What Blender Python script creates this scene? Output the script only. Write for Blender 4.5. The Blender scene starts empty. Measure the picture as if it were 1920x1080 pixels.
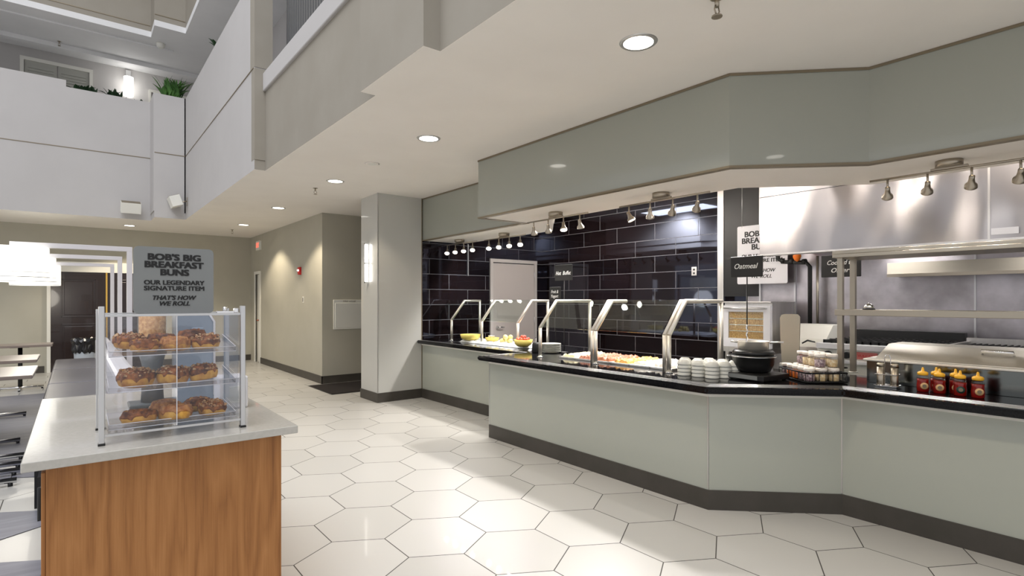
import bpy, bmesh, math, random
from mathutils import Vector, Matrix
random.seed(7)
PI = math.pi
SC = bpy.context.scene
COL = SC.collection

# ------------------------------------------------------------------ camera
YAW = math.atan(819 / 1028.0)
cam = bpy.data.cameras.new('camera'); camo = bpy.data.objects.new('camera', cam); COL.objects.link(camo)
camo.location = (0, 0, 1.5); camo.rotation_euler = (PI / 2, 0, -YAW)
cam.sensor_width = 36; cam.lens = 1028 / 1920 * 36
cam.shift_y = 23 / 1920.0
cam.clip_start = 0.05; cam.clip_end = 200
SC.camera = camo

# ------------------------------------------------------------------ colour management, world
SC.view_settings.view_transform = 'Standard'; SC.view_settings.look = 'None'
SC.view_settings.gamma = 1.0; SC.view_settings.exposure = 0.0
SC.view_settings.use_curve_mapping = False
W = bpy.data.worlds.new('daylight'); SC.world = W; W.use_nodes = True
W.node_tree.nodes['Background'].inputs[0].default_value = (0.97, 0.97, 1.0, 1)
W.node_tree.nodes['Background'].inputs[1].default_value = 0.85

def lamp(name, kind, loc, energy, color=(1, 1, 1), size=0.05, target=None, spot=None, blend=0.4, size_y=None, spread=None):
    L = bpy.data.lights.new(name, kind); L.energy = energy; L.color = color
    if kind == 'AREA':
        L.size = size
        if size_y: L.shape = 'RECTANGLE'; L.size_y = size_y
        if spread: L.spread = spread
    elif kind == 'SPOT':
        L.shadow_soft_size = size; L.spot_size = spot; L.spot_blend = blend
    elif kind == 'POINT':
        L.shadow_soft_size = size
    o = bpy.data.objects.new(name, L); COL.objects.link(o); o.location = loc
    if target is not None:
        o.rotation_euler = (Vector(target) - Vector(loc)).to_track_quat('-Z', 'Y').to_euler()
    return o

WARM = (1.0, 0.86, 0.66); NEUT = (1.0, 0.96, 0.93); COOL = (0.93, 0.95, 1.0)
# skylight over the atrium (the roof glazing the photo does not show)
lamp('skylight', 'AREA', (-3.2, 1.2, 12.0), 1300, COOL, size=8, size_y=11, target=(-3.2, 1.2, 0))
# kitchen ceiling lamps behind the soffit
for (lx, ly, tx, ty) in ((5.35, 5.5, 3.0, 6.7), (5.35, 4.6, 1.6, 4.0), (5.30, 3.2, 1.6, 2.6)):
    lamp('kitchen_spot', 'SPOT', (lx, ly, 2.98), 270, NEUT, size=0.09, target=(tx, ty, 0), spot=1.9, blend=.5)
lamp('kitchen_lamp', 'AREA', (5.5, 5.4, 3.0), 45, NEUT, size=0.5, size_y=1.2, target=(5.5, 5.4, 0))
lamp('kitchen_lamp', 'AREA', (5.2, 1.0, 3.0), 12, NEUT, size=0.2, size_y=1.2, target=(5.2, 1.0, 0))
# tubes under the hood
for ly in (0.6, 1.9):
    lamp('hood_lamp', 'AREA', (6.1, ly, 2.0), 15, NEUT, size=0.2, size_y=0.6, target=(6.1, ly, 0))

# ------------------------------------------------------------------ materials
def mat(name, color=(.8, .8, .8), rough=.5, metal=0., spec=.5, coat=0., trans=0., ior=1.45, emit=None, es=0., alpha=1.):
    m = bpy.data.materials.new(name); m.use_nodes = True
    b = m.node_tree.nodes['Principled BSDF']
    b.inputs['Base Color'].default_value = (*color, 1); b.inputs['Roughness'].default_value = rough
    b.inputs['Metallic'].default_value = metal; b.inputs['Specular IOR Level'].default_value = spec
    b.inputs['Coat Weight'].default_value = coat; b.inputs['Coat Roughness'].default_value = .03
    b.inputs['Transmission Weight'].default_value = trans; b.inputs['IOR'].default_value = ior
    b.inputs['Alpha'].default_value = alpha
    if emit: b.inputs['Emission Color'].default_value = (*emit, 1); b.inputs['Emission Strength'].default_value = es
    return m

class NT:
    def __init__(s, m): s.t = m.node_tree; s.b = s.t.nodes['Principled BSDF']
    def n(s, typ, **kw):
        x = s.t.nodes.new(typ)
        for k, v in kw.items(): setattr(x, k, v)
        return x
    def l(s, a, b): s.t.links.new(a, b)
    def math(s, op, a, b=None, c=None):
        x = s.n('ShaderNodeMath', operation=op)
        for i, v in enumerate((a, b, c)):
            if v is None: continue
            if hasattr(v, 'links'): s.l(v, x.inputs[i])
            else: x.inputs[i].default_value = v
        return x.outputs[0]
    def noise(s, scale, detail=3, rough=.5, vec=None, mapscale=None):
        x = s.n('ShaderNodeTexNoise'); x.inputs['Scale'].default_value = scale
        x.inputs['Detail'].default_value = detail; x.inputs['Roughness'].default_value = rough
        if vec is None: vec = s.n('ShaderNodeNewGeometry').outputs['Position']
        if mapscale:
            mp = s.n('ShaderNodeMapping'); mp.inputs['Scale'].default_value = mapscale
            s.l(vec, mp.inputs[0]); vec = mp.outputs[0]
        s.l(vec, x.inputs['Vector']); return x.outputs[0]
    def ramp(s, fac, stops):
        x = s.n('ShaderNodeValToRGB'); e = x.color_ramp.elements
        while len(e) < len(stops): e.new(.5)
        for i, (p, c) in enumerate(stops): e[i].position = p; e[i].color = (*c, 1)
        s.l(fac, x.inputs[0]); return x.outputs[0]
    def mix(s, fac, a, b):
        x = s.n('ShaderNodeMix', data_type='RGBA')
        if hasattr(fac, 'links'): s.l(fac, x.inputs[0])
        else: x.inputs[0].default_value = fac
        for i, v in ((6, a), (7, b)):
            if hasattr(v, 'links'): s.l(v, x.inputs[i])
            else: x.inputs[i].default_value = (*v, 1)
        return x.outputs[2]
    def bump(s, h, strength=.2, dist=.01):
        x = s.n('ShaderNodeBump'); x.inputs['Strength'].default_value = strength; x.inputs['Distance'].default_value = dist
        s.l(h, x.inputs['Height']); s.l(x.outputs[0], s.b.inputs['Normal'])

def noisy(name, c1, c2, scale=8, rough=.5, metal=0, bump=0, spec=.5, coat=0, stretch=None, local=False):
    m = mat(name, c1, rough, metal, spec, coat); t = NT(m)
    vec = t.n('ShaderNodeTexCoord').outputs['Object'] if local else None
    f = t.noise(scale, 4, .55, vec, stretch)
    t.l(t.ramp(f, [(.35, c1), (.65, c2)]), t.b.inputs['Base Color'])
    if bump: t.bump(f, bump)
    return m

M = {}
M['wall'] = noisy('painted_wall_beige', (.42, .40, .33), (.44, .42, .35), 2, .75)
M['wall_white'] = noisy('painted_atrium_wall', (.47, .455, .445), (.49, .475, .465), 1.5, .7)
M['wall_shade'] = noisy('shade_toned_wall', (.29, .265, .22), (.31, .285, .24), 2, .75)  # atrium wall paint toned down, shade of the less lit walls in the colour
M['ceiling'] = noisy('ceiling_paint', (.84, .80, .745), (.87, .83, .775), 1.5, .8)
M['ceil_up'] = noisy('upper_ceiling_paint', (.72, .72, .72), (.76, .76, .76), 1.5, .8)
M['white'] = mat('white_trim_paint', (.75, .74, .68), .5)
M['baseboard'] = noisy('dark_vinyl_base', (.05, .045, .037), (.06, .053, .045), 6, .45)
M['fascia'] = mat('back_painted_glass', (.33, .34, .295), .22, 0, .6, .6)
M['panel'] = mat('back_painted_glass_counter', (.385, .402, .35), .25, 0, .5, .45)
M['edge'] = mat('bronze_edge', (.22, .18, .12), .4, .3)
M['column'] = mat('column_panel', (.52, .52, .49), .3, 0, .5, .3)
M['steel'] = noisy('brushed_steel', (.62, .60, .58), (.70, .68, .66), 20, .36, 1, 0, .5, 0, (1, 1, .05))
M['pale_steel'] = mat('pale_brushed_steel', (.78, .74, .66), .42, .85)
M['wall_steel'] = noisy('mottled_wall_steel', (.34, .32, .33), (.52, .49, .52), 3, .32, 1, .08)
M['dimsteel'] = mat('polished_steel_dark_reflection', (.15, .16, .155), .14, 1)  # steel base darkened to hold the dark reflection on the cabinet front
M['chrome'] = mat('chrome', (.8, .8, .8), .08, 1)
M['nickel'] = mat('satin_nickel', (.42, .37, .30), .3, 1)
M['rawsteel'] = mat('dull_steel_shelf', (.42, .38, .31), .35, .9)
M['alu'] = mat('aluminium', (.6, .6, .6), .3, .9)
M['black'] = mat('black_plastic', (.012, .012, .012), .35)
M['blackmetal'] = mat('black_iron', (.02, .02, .02), .45, .5)
M['granite'] = noisy('black_granite', (.004, .004, .005), (.012, .012, .013), 120, .07, 0, 0, .22)
M['glass'] = mat('clear_glass', (.97, 1, .99), .0, 0, .5, 0, 1, 1.45)
M['dark_door'] = mat('dark_wood_door', (.018, .009, .008), .25, 0, .5, .3)
M['door'] = mat('grey_door_paint', (.46, .42, .40), .45)
M['doorframe'] = mat('grey_door_frame', (.5, .47, .45), .4)
M['emit'] = mat('lamp_diffuser', (1, 1, 1), .5, emit=(1, .95, .86), es=7)
M['emit_k'] = mat('spot_bulb', (1, 1, 1), .5, emit=(1, .97, .93), es=20)
M['shade'] = mat('lit_fabric_shade', (.9, .9, .86), .8, emit=(1, .97, .88), es=1.0)
M['sconce'] = mat('sconce_tube', (1, 1, 1), .4, emit=(1, .97, .9), es=9)
M['sconce_up'] = mat('corridor_sconce_glow', (1, 1, 1), .4, emit=(1, .98, .94), es=4)
M['redled'] = mat('exit_letters', (.9, .2, .15), .5, emit=(1, .2, .12), es=.9)
M['red'] = mat('alarm_red', (.5, .02, .02), .35)
M['sign_grey'] = mat('grey_sign_board', (.215, .225, .222), .4)
M['sign_white'] = mat('white_sign_board', (.72, .72, .75), .4)
M['ink'] = mat('black_ink', (.01, .01, .01), .5)
M['chalk'] = mat('chalk_white', (.75, .75, .72), .7)
M['chalkboard'] = mat('chalkboard', (.016, .015, .014), .5)
M['quartz'] = noisy('white_quartz_top', (.44, .425, .385), (.48, .46, .42), 60, .14, 0, 0, .5, .3)
M['vinyl_grey'] = mat('grey_vinyl_seat', (.13, .125, .14), .38)
M['table'] = noisy('table_laminate', (.20, .16, .14), (.25, .205, .18), 8, .33, 0, 0, .5, 0, (.3, 6, 1))
M['frame_white'] = mat('white_metal_frame', (.62, .6, .62), .35)
M['ceramic'] = mat('white_ceramic', (.72, .72, .66), .2, 0, .5, .3)
M['yellow'] = mat('yellow_bowl', (.80, .65, .16), .3, 0, .5, .3)
M['lemon'] = mat('pale_fruit', (.85, .72, .30), .45)
M['strawberry'] = noisy('red_fruit', (.55, .04, .03), (.7, .2, .12), 50, .35)
M['ice'] = noisy('crushed_ice', (.75, .78, .82), (.9, .92, .95), 60, .15, 0, .6)
M['eggs'] = noisy('scrambled_eggs', (.82, .72, .42), (.9, .82, .55), 60, .45, 0, .5)
M['bacon'] = noisy('bacon_strips', (.38, .07, .04), (.7, .38, .25), 50, .4, 0, .4, stretch=(4, 1, 1))
M['potato'] = noisy('roast_potatoes', (.65, .28, .05), (.85, .5, .15), 55, .45, 0, .5)
M['sausage'] = noisy('sausage_links', (.35, .12, .06), (.5, .2, .1), 40, .4, 0, .3)
M['oat'] = noisy('creamed_food', (.75, .68, .6), (.85, .8, .74), 40, .4, 0, .3)
M['honey'] = mat('honey_syrup', (.22, .006, .004), .12, 0, .5, .4)
M['yellow_cap'] = mat('yellow_cap', (.85, .45, .03), .35)
M['honey_label'] = mat('tan_label', (.72, .45, .22), .5)
M['mat'] = noisy('entrance_mat', (.006, .003, .0025), (.011, .006, .005), 80, .95)
M['carpet'] = None
M['leaf'] = noisy('green_leaf', (.03, .09, .02), (.08, .2, .04), 6, .45)
M['leaf_dark'] = noisy('dark_leaf', (.01, .03, .012), (.02, .06, .02), 6, .5)
M['bag'] = mat('black_bin_liner', (.01, .01, .012), .18)
M['bin'] = mat('pale_blue_bin', (.45, .5, .56), .4)
M['brass'] = mat('brass_strip', (.8, .5, .12), .25, 1)
M['granola'] = noisy('granola', (.45, .2, .05), (.72, .42, .16), 60, .6, 0, .4)
M['bluegrey'] = mat('blue_grey_plastic', (.2, .26, .33), .3, 0, .5, .2)
M['darkgrey'] = mat('dark_grey_plastic', (.09, .1, .1), .4)
M['dough'] = noisy('baked_dough', (.36, .13, .018), (.68, .38, .07), 22, .6, 0, .4, local=True)
M['glaze'] = noisy('cinnamon_glaze', (.06, .012, .003), (.34, .11, .022), 38, .42, 0, .7, .3, .05, local=True)
M['glaze_light'] = noisy('caramel_glaze', (.27, .085, .02), (.55, .26, .08), 38, .42, 0, .7, .3, .05, local=True)
M['nut'] = noisy('chopped_pecan', (.32, .14, .05), (.62, .42, .22), 60, .5)
M['orange'] = mat('orange_fruit_and_lit_fitting', (.85, .2, .02), .4)
M['copper'] = mat('copper_front', (.36, .13, .08), .3, .7)
M['louver'] = mat('dark_louver', (.03, .032, .034), .4)
M['louver_light'] = mat('steel_baluster', (.3, .3, .3), .35, .6)
M['shutter'] = mat('shutter_paint', (.42, .42, .38), .55)
M['plate_red'] = mat('range_badge', (.55, .16, .14), .4)

# acrylic and thin glass panes: mostly see-through with a mirror glint
def thin_glass(name, tint, refl=.07):
    m = bpy.data.materials.new(name); m.use_nodes = True; t = m.node_tree; t.nodes.clear()
    out = t.nodes.new('ShaderNodeOutputMaterial'); mx = t.nodes.new('ShaderNodeMixShader')
    tr = t.nodes.new('ShaderNodeBsdfTransparent'); gl = t.nodes.new('ShaderNodeBsdfGlossy')
    lw = t.nodes.new('ShaderNodeLayerWeight'); lw.inputs[0].default_value = .5
    fr = t.nodes.new('ShaderNodeMath'); fr.operation = 'POWER'; fr.inputs[1].default_value = 5; t.links.new(lw.outputs['Facing'], fr.inputs[0])
    tr.inputs[0].default_value = (*tint, 1); gl.inputs['Roughness'].default_value = .02
    gl.inputs[0].default_value = (1, 1, 1, 1)
    mm = t.nodes.new('ShaderNodeMath'); mm.operation = 'MULTIPLY_ADD'; mm.inputs[1].default_value = .9; mm.inputs[2].default_value = refl * .3
    t.links.new(fr.outputs[0], mm.inputs[0]); t.links.new(mm.outputs[0], mx.inputs[0])
    t.links.new(tr.outputs[0], mx.inputs[1]); t.links.new(gl.outputs[0], mx.inputs[2]); t.links.new(mx.outputs[0], out.inputs[0])
    return m
M['pane'] = thin_glass('sneeze_guard_glass', (.93, .97, .95), .15)
M['acrylic'] = thin_glass('acrylic', (.97, .97, .98), .1)
M['jar'] = thin_glass('jar_glass', (.93, .93, .93), .2)

# black stacked tile walls (world Y or X against Z)
def tile_mat(name, axis, off):
    m = mat(name, (.02, .02, .025), .12, 0, .75, 0); t = NT(m); t.b.inputs['Specular Tint'].default_value = (.62, .72, 1, 1)  # bluish reflected daylight is put into the specular tint
    g = t.n('ShaderNodeNewGeometry'); s = t.n('ShaderNodeSeparateXYZ'); t.l(g.outputs['Position'], s.inputs[0])
    c = t.n('ShaderNodeCombineXYZ')
    t.l(t.math('SUBTRACT', s.outputs[axis], off), c.inputs[0]); t.l(t.math('SUBTRACT', s.outputs[2], .231), c.inputs[1])
    b = t.n('ShaderNodeTexBrick'); b.offset = .5; b.offset_frequency = 2; b.squash = 1; b.squash_frequency = 2
    b.inputs['Color1'].default_value = (.006, .0035, .0035, 1); b.inputs['Color2'].default_value = (.013, .008, .009, 1)
    b.inputs['Mortar'].default_value = (.12, .12, .125, 1)
    b.inputs['Scale'].default_value = 1; b.inputs['Mortar Size'].default_value = .0045; b.inputs['Mortar Smooth'].default_value = 0
    b.inputs['Bias'].default_value = -.2; b.inputs['Brick Width'].default_value = .72; b.inputs['Row Height'].default_value = .24
    t.l(c.outputs[0], b.inputs[0]); t.l(b.outputs['Color'], t.b.inputs['Base Color'])
    t.l(t.math('MULTIPLY_ADD', b.outputs['Fac'], .5, .035), t.b.inputs['Roughness'])
    return m
M['tile_y'] = tile_mat('black_gloss_tile_long_wall', 1, 5.727 - .72 * 12)
M['tile_x'] = tile_mat('black_gloss_tile_end_wall', 0, 5.045 - .72 * 12)

# hexagonal porcelain floor
def hex_floor():
    m = mat('hex_porcelain_floor', (.6, .58, .52), .22, 0, .45, .1); t = NT(m)
    g = t.n('ShaderNodeNewGeometry'); s = t.n('ShaderNodeSeparateXYZ'); t.l(g.outputs['Position'], s.inputs[0])
    w = .5555; h = w * math.sqrt(3)
    X = t.math('SUBTRACT', s.outputs[0], 2.078); Y = t.math('SUBTRACT', s.outputs[1], 3.518)
    ax = t.math('WRAP', X, w / 2, -w / 2); ay = t.math('WRAP', Y, h / 2, -h / 2)
    bx = t.math('WRAP', t.math('SUBTRACT', X, w / 2), w / 2, -w / 2); by = t.math('WRAP', t.math('SUBTRACT', Y, h / 2), h / 2, -h / 2)
    la = t.math('ADD', t.math('MULTIPLY', ax, ax), t.math('MULTIPLY', ay, ay))
    lb = t.math('ADD', t.math('MULTIPLY', bx, bx), t.math('MULTIPLY', by, by))
    sel = t.math('LESS_THAN', la, lb)
    def pick(a, b): return t.math('ADD', t.math('MULTIPLY', a, sel), t.math('MULTIPLY', b, t.math('SUBTRACT', 1, sel)))
    gx = pick(ax, bx); gy = pick(ay, by)
    agx = t.math('ABSOLUTE', gx); agy = t.math('ABSOLUTE', gy)
    d = t.math('MAXIMUM', agx, t.math('ADD', t.math('MULTIPLY', agx, .5), t.math('MULTIPLY', agy, .8660254)))
    gr = t.math('GREATER_THAN', d, w / 2 - .0032)
    idx = t.n('ShaderNodeCombineXYZ'); t.l(t.math('ROUND', t.math('MULTIPLY', t.math('SUBTRACT', X, gx), 7)), idx.inputs[0]); t.l(t.math('ROUND', t.math('MULTIPLY', t.math('SUBTRACT', Y, gy), 7)), idx.inputs[1])
    wn = t.n('ShaderNodeTexWhiteNoise'); t.l(idx.outputs[0], wn.inputs[0])
    col = t.ramp(wn.outputs[0], [(0, (.44, .428, .40)), (1, (.50, .488, .46))])
    nz = t.noise(5, 5, .6)
    col2 = t.mix(t.math('MULTIPLY', nz, .25), col, (.50, .47, .41))
    t.l(t.mix(gr, col2, (.05, .045, .038)), t.b.inputs['Base Color'])
    t.l(t.math('MULTIPLY_ADD', gr, .4, .33), t.b.inputs['Roughness'])
    return m
M['floor'] = hex_floor()

def carpet_mat():
    m = mat('grey_plank_floor', (.2, .2, .22), .45); t = NT(m)
    f = t.noise(3, 4, .6, None, (.6, 6, 1))
    t.l(t.ramp(f, [(.3, (.15, .15, .175)), (.7, (.23, .23, .26))]), t.b.inputs['Base Color'])
    return m
M['carpet'] = carpet_mat()

def wood_mat():
    m = mat('cherry_wood_laminate', (.4, .15, .04), .38, 0, .4); t = NT(m)
    g = t.n('ShaderNodeNewGeometry').outputs['Position']
    big = t.noise(1.0, 2, .5, g, (7, 7, .9))
    rings = t.math('FRACT', t.math('MULTIPLY', big, 7.0))
    rings = t.math('ABSOLUTE', t.math('SUBTRACT', rings, .5))
    fine = t.noise(1.0, 5, .75, g, (210, 210, 3.5))
    band = t.noise(1.0, 2, .5, g, (14, 14, .25))
    f = t.math('ADD', t.math('MULTIPLY', rings, .38), t.math('ADD', t.math('MULTIPLY', fine, .5), t.math('MULTIPLY', band, .35)))
    t.l(t.ramp(f, [(.25, (.17, .062, .017)), (.48, (.33, .14, .042)), (.78, (.46, .215, .075))]), t.b.inputs['Base Color'])
    return m
M['wood'] = wood_mat()

def hood_mat():
    m = mat('hood_steel', (.44, .42, .425), .3, 1); t = NT(m)
    f = t.noise(1.0, 2, .4, None, (.5, .9, .35)); t.bump(f, 1.0, .9)
    return m
M['hood'] = hood_mat()

# ------------------------------------------------------------------ mesh builder
class MB:
    def __init__(s): s.bm = bmesh.new(); s.fm = []
    def _xf(s, vs, mtx):
        if mtx is not None:
            for v in vs: v.co = mtx @ v.co
    def box(s, x0, x1, y0, y1, z0, z1, bev=0, seg=2, mtx=None):
        r = bmesh.ops.create_cube(s.bm, size=1); vs = r['verts']
        for v in vs:
            v.co = Vector(((x0 + x1) / 2 + v.co.x * (x1 - x0), (y0 + y1) / 2 + v.co.y * (y1 - y0), (z0 + z1) / 2 + v.co.z * (z1 - z0)))
        s._xf(vs, mtx)
        if bev > 0:
            es = list({e for v in vs for e in v.link_edges})
            bmesh.ops.bevel(s.bm, geom=es, offset=bev, segments=seg, affect='EDGES', profile=.5)
        return s
    def lathe(s, prof, seg=24, c=(0, 0, 0), mtx=None, cap=True):
        rings = []
        for r, z in prof:
            rings.append([s.bm.verts.new((c[0] + r * math.cos(2 * PI * i / seg), c[1] + r * math.sin(2 * PI * i / seg), c[2] + z)) for i in range(seg)])
        for a, b in zip(rings, rings[1:]):
            for i in range(seg):
                j = (i + 1) % seg
                try: f = s.bm.faces.new((a[i], a[j], b[j], b[i])); f.smooth = True
                except ValueError: pass
        if cap:
            if prof[0][0] > 1e-5: s.bm.faces.new(rings[0][::-1])
            if prof[-1][0] > 1e-5: s.bm.faces.new(rings[-1])
        s._xf([v for r in rings for v in r], mtx)
        return s
    def cyl(s, a, b, r, seg=12, r2=None):
        a = Vector(a); b = Vector(b); d = b - a; L = d.length
        q = d.to_track_quat('Z', 'Y').to_matrix().to_4x4(); mt = Matrix.Translation(a) @ q
        r2 = r if r2 is None else r2
        return s.lathe([(r, 0), (r2, L)], seg, (0, 0, 0), mt)
    def tube(s, pts, r, seg=8, closed=False):
        pts = [Vector(p) for p in pts]; n = len(pts); rings = []
        up = None
        for i, p in enumerate(pts):
            if closed: d = (pts[(i + 1) % n] - pts[i - 1])
            else: d = pts[min(i + 1, n - 1)] - pts[max(i - 1, 0)]
            d.normalize()
            if up is None: up = d.orthogonal().normalized()
            up = (up - d * up.dot(d)).normalized(); sd = d.cross(up)
            k = 1.0
            if 0 < i < n - 1:
                a = (pts[i] - pts[i - 1]).normalized(); b = (pts[i + 1] - pts[i]).normalized()
                k = 1 / max(.5, math.cos(a.angle(b, 0) / 2))
            rings.append([s.bm.verts.new(p + (up * math.cos(2 * PI * j / seg) + sd * math.sin(2 * PI * j / seg)) * r * k) for j in range(seg)])
        prs = list(zip(rings, rings[1:])) + ([(rings[-1], rings[0])] if closed else [])
        for a, b in prs:
            for j in range(seg):
                f = s.bm.faces.new((a[j], a[(j + 1) % seg], b[(j + 1) % seg], b[j])); f.smooth = True
        if not closed:
            s.bm.faces.new(rings[0][::-1]); s.bm.faces.new(rings[-1])
        return s
    def prism(s, poly, z0, z1, bev=0, mtx=None):
        lo = [s.bm.verts.new((x, y, z0)) for x, y in poly]; hi = [s.bm.verts.new((x, y, z1)) for x, y in poly]
        n = len(poly); fs = [s.bm.faces.new(lo[::-1]), s.bm.faces.new(hi)]
        for i in range(n):
            j = (i + 1) % n; fs.append(s.bm.faces.new((lo[i], lo[j], hi[j], hi[i])))
        s._xf(lo + hi, mtx)
        if bev: bmesh.ops.bevel(s.bm, geom=list({e for v in lo + hi for e in v.link_edges}), offset=bev, segments=2, affect='EDGES')
        return s
    def face(s, pts):
        s.bm.faces.new([s.bm.verts.new(p) for p in pts]); return s
    def build(s, name, m, parent=None, loc=None, smooth=False):
        bmesh.ops.recalc_face_normals(s.bm, faces=s.bm.faces[:])
        me = bpy.data.meshes.new(name); s.bm.to_mesh(me); s.bm.free()
        if isinstance(m, str): m = M[m]
        me.materials.append(m)
        if smooth:
            for p in me.polygons: p.use_smooth = True
        o = bpy.data.objects.new(name, me); COL.objects.link(o)
        if parent: o.parent = parent
        if loc: o.location = loc
        return o

YZ = Matrix(((0, 0, 1, 0), (1, 0, 0, 0), (0, 1, 0, 0), (0, 0, 0, 1)))     # prism (a,b,c) -> (x=c, y=a, z=b)
XZ = Matrix(((1, 0, 0, 0), (0, 0, 1, 0), (0, 1, 0, 0), (0, 0, 0, 1)))     # (a,b,c) -> (x=a, y=c, z=b)

def tag(o, label, cat, group=None, kind=None):
    o['label'] = label; o['category'] = cat
    if group: o['group'] = group
    if kind: o['kind'] = kind
    return o
def thing(name, label, cat, loc=(0, 0, 0), rz=0, group=None):
    o = bpy.data.objects.new(name, None); COL.objects.link(o); o.empty_display_size = .05
    o.location = loc; o.rotation_euler = (0, 0, rz)
    return tag(o, label, cat, group)
def kids(o): return [c for c in bpy.data.objects if c.parent == o]
def dup(src, loc, rz=None, label=None, group=None):
    r = src.copy(); COL.objects.link(r); r.location = loc
    if rz is not None: r.rotation_euler = (0, 0, rz)
    if label: r['label'] = label
    if group: r['group'] = group
    for ch in kids(src):
        c = ch.copy(); COL.objects.link(c); c.parent = r
        for g in kids(ch):
            d = g.copy(); COL.objects.link(d); d.parent = c
    return r
def struct(name, mb, m): o = mb.build(name, m); o['kind'] = 'structure'; return o

FONT = bpy.data.fonts.load('<builtin>') if False else None
def text(name, body, size, width, m, parent, mtx, bold=0., shear=0., ext=.0006, spacing=1., line=1.):
    c = bpy.data.curves.new(name, 'FONT'); c.body = body; c.size = size; c.align_x = 'CENTER'; c.align_y = 'CENTER'
    c.offset = 0; c.shear = shear; c.extrude = ext; c.space_character = spacing; c.space_line = line; c.resolution_u = 3
    o = bpy.data.objects.new(name, c); COL.objects.link(o)
    bpy.context.view_layer.update()
    me = bpy.data.meshes.new_from_object(o.evaluated_get(bpy.context.evaluated_depsgraph_get()))
    bpy.data.objects.remove(o)
    xs = [v.co.x for v in me.vertices]; w = max(xs) - min(xs); cx = (max(xs) + min(xs)) / 2
    k = width / w if width else 1
    for v in me.vertices:
        v.co.x = (v.co.x - cx) * k
    if bold > 0:
        bm = bmesh.new(); bm.from_mesh(me); src = bm.faces[:] ; bmx = bmesh.new()
        tmp = bpy.data.meshes.new('t')
        for q, (dx, dy) in enumerate(((0, 0), (1, .5), (-1, .5), (1, -.5), (-1, -.5))):
            m2 = me.copy(); m2.transform(Matrix.Translation((dx * bold, dy * bold, q * .00008))); bmx.from_mesh(m2); bpy.data.meshes.remove(m2)
        bmx.to_mesh(me); bmx.free(); bm.free(); bpy.data.meshes.remove(tmp)
    me.transform(mtx); me.materials.clear(); me.materials.append(M[m] if isinstance(m, str) else m)
    r = bpy.data.objects.new(name, me); COL.objects.link(r)
    if parent: r.parent = parent
    return r
# text standing up and facing -Y / facing -X
FACE_NY = Matrix.Rotation(PI / 2, 4, 'X')
FACE_NX = Matrix.Rotation(-PI / 2, 4, 'Z') @ Matrix.Rotation(PI / 2, 4, 'X')
T = Matrix.Translation

# ================================================================== STRUCTURE
CZ = 3.07
struct('floor', MB().box(-8, 9, -4, 17, -.1, 0), 'floor')
# dining floor of grey planks with a hexagon edge
def hexpoly(cx, cy, w=.5555, inset=.003):
    R = w / math.sqrt(3) - inset
    return [(cx + R * math.cos(PI / 6 + i * PI / 3), cy + R * math.sin(PI / 6 + i * PI / 3)) for i in range(6)]
mb = MB(); mb.box(-7, -.0, 6.9, 11.6, .0005, .004)
w_ = .5555; h_ = w_ * math.sqrt(3) / 2
def hexc(i, j): return (2.078 + (i + .5 * (j % 2)) * w_, 3.518 + j * h_)
for i in range(-12, -3):
    for j in (6,):
        c = hexc(i, j); mb.prism(hexpoly(*c), .0005, .0042)
for (i, j) in ((-5, 3), (-6, 4), (-8, 5), (-9, 4), (-5, 1), (-6, 5), (-7, 5)):
    c = hexc(i, j); mb.prism(hexpoly(*c), .0005, .004)
struct('floor_dining', mb, 'carpet')

# main low ceiling: everything right of the atrium opening, and behind it
mb = MB()
mb.prism([(1.8, -1.6), (9, -1.6), (9, 17), (-8, 17), (-8, 12.9), (1.17, 12.9), (1.17, 12.3), (1.68, 12.3), (1.68, 7.06), (1.8, 7.06), (1.8, 3.94), (1.68, 3.94), (1.68, 2.985), (1.8, 2.985)], CZ, CZ + .12)
co = struct('ceiling', mb, 'ceiling')
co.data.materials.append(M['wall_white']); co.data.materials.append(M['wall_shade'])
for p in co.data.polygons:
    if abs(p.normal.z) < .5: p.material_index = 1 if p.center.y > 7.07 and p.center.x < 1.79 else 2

# atrium parapets and walls (built above the ceiling edge)
mb = MB()
mb.box(1.68, 1.82, 7.06, 12.3, CZ + .12, 5.42); mb.box(1.66, 1.82, 12.3, 12.301, CZ + .12, 5.42)
struct('wall_atrium_right', mb, 'wall_white')
struct('trim_1', MB().box(1.672, 1.68, 7.1, 12.3, 4.29, 4.30), 'edge')
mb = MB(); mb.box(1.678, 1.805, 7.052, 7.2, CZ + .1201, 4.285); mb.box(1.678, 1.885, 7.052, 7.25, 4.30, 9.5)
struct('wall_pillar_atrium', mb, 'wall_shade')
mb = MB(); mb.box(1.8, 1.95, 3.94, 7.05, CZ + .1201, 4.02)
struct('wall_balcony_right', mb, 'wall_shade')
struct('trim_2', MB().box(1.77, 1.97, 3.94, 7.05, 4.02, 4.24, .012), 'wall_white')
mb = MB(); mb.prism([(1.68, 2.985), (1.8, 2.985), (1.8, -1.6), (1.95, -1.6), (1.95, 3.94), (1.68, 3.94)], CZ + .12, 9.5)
struct('wall_atrium_front', mb, 'wall_shade')
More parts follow.
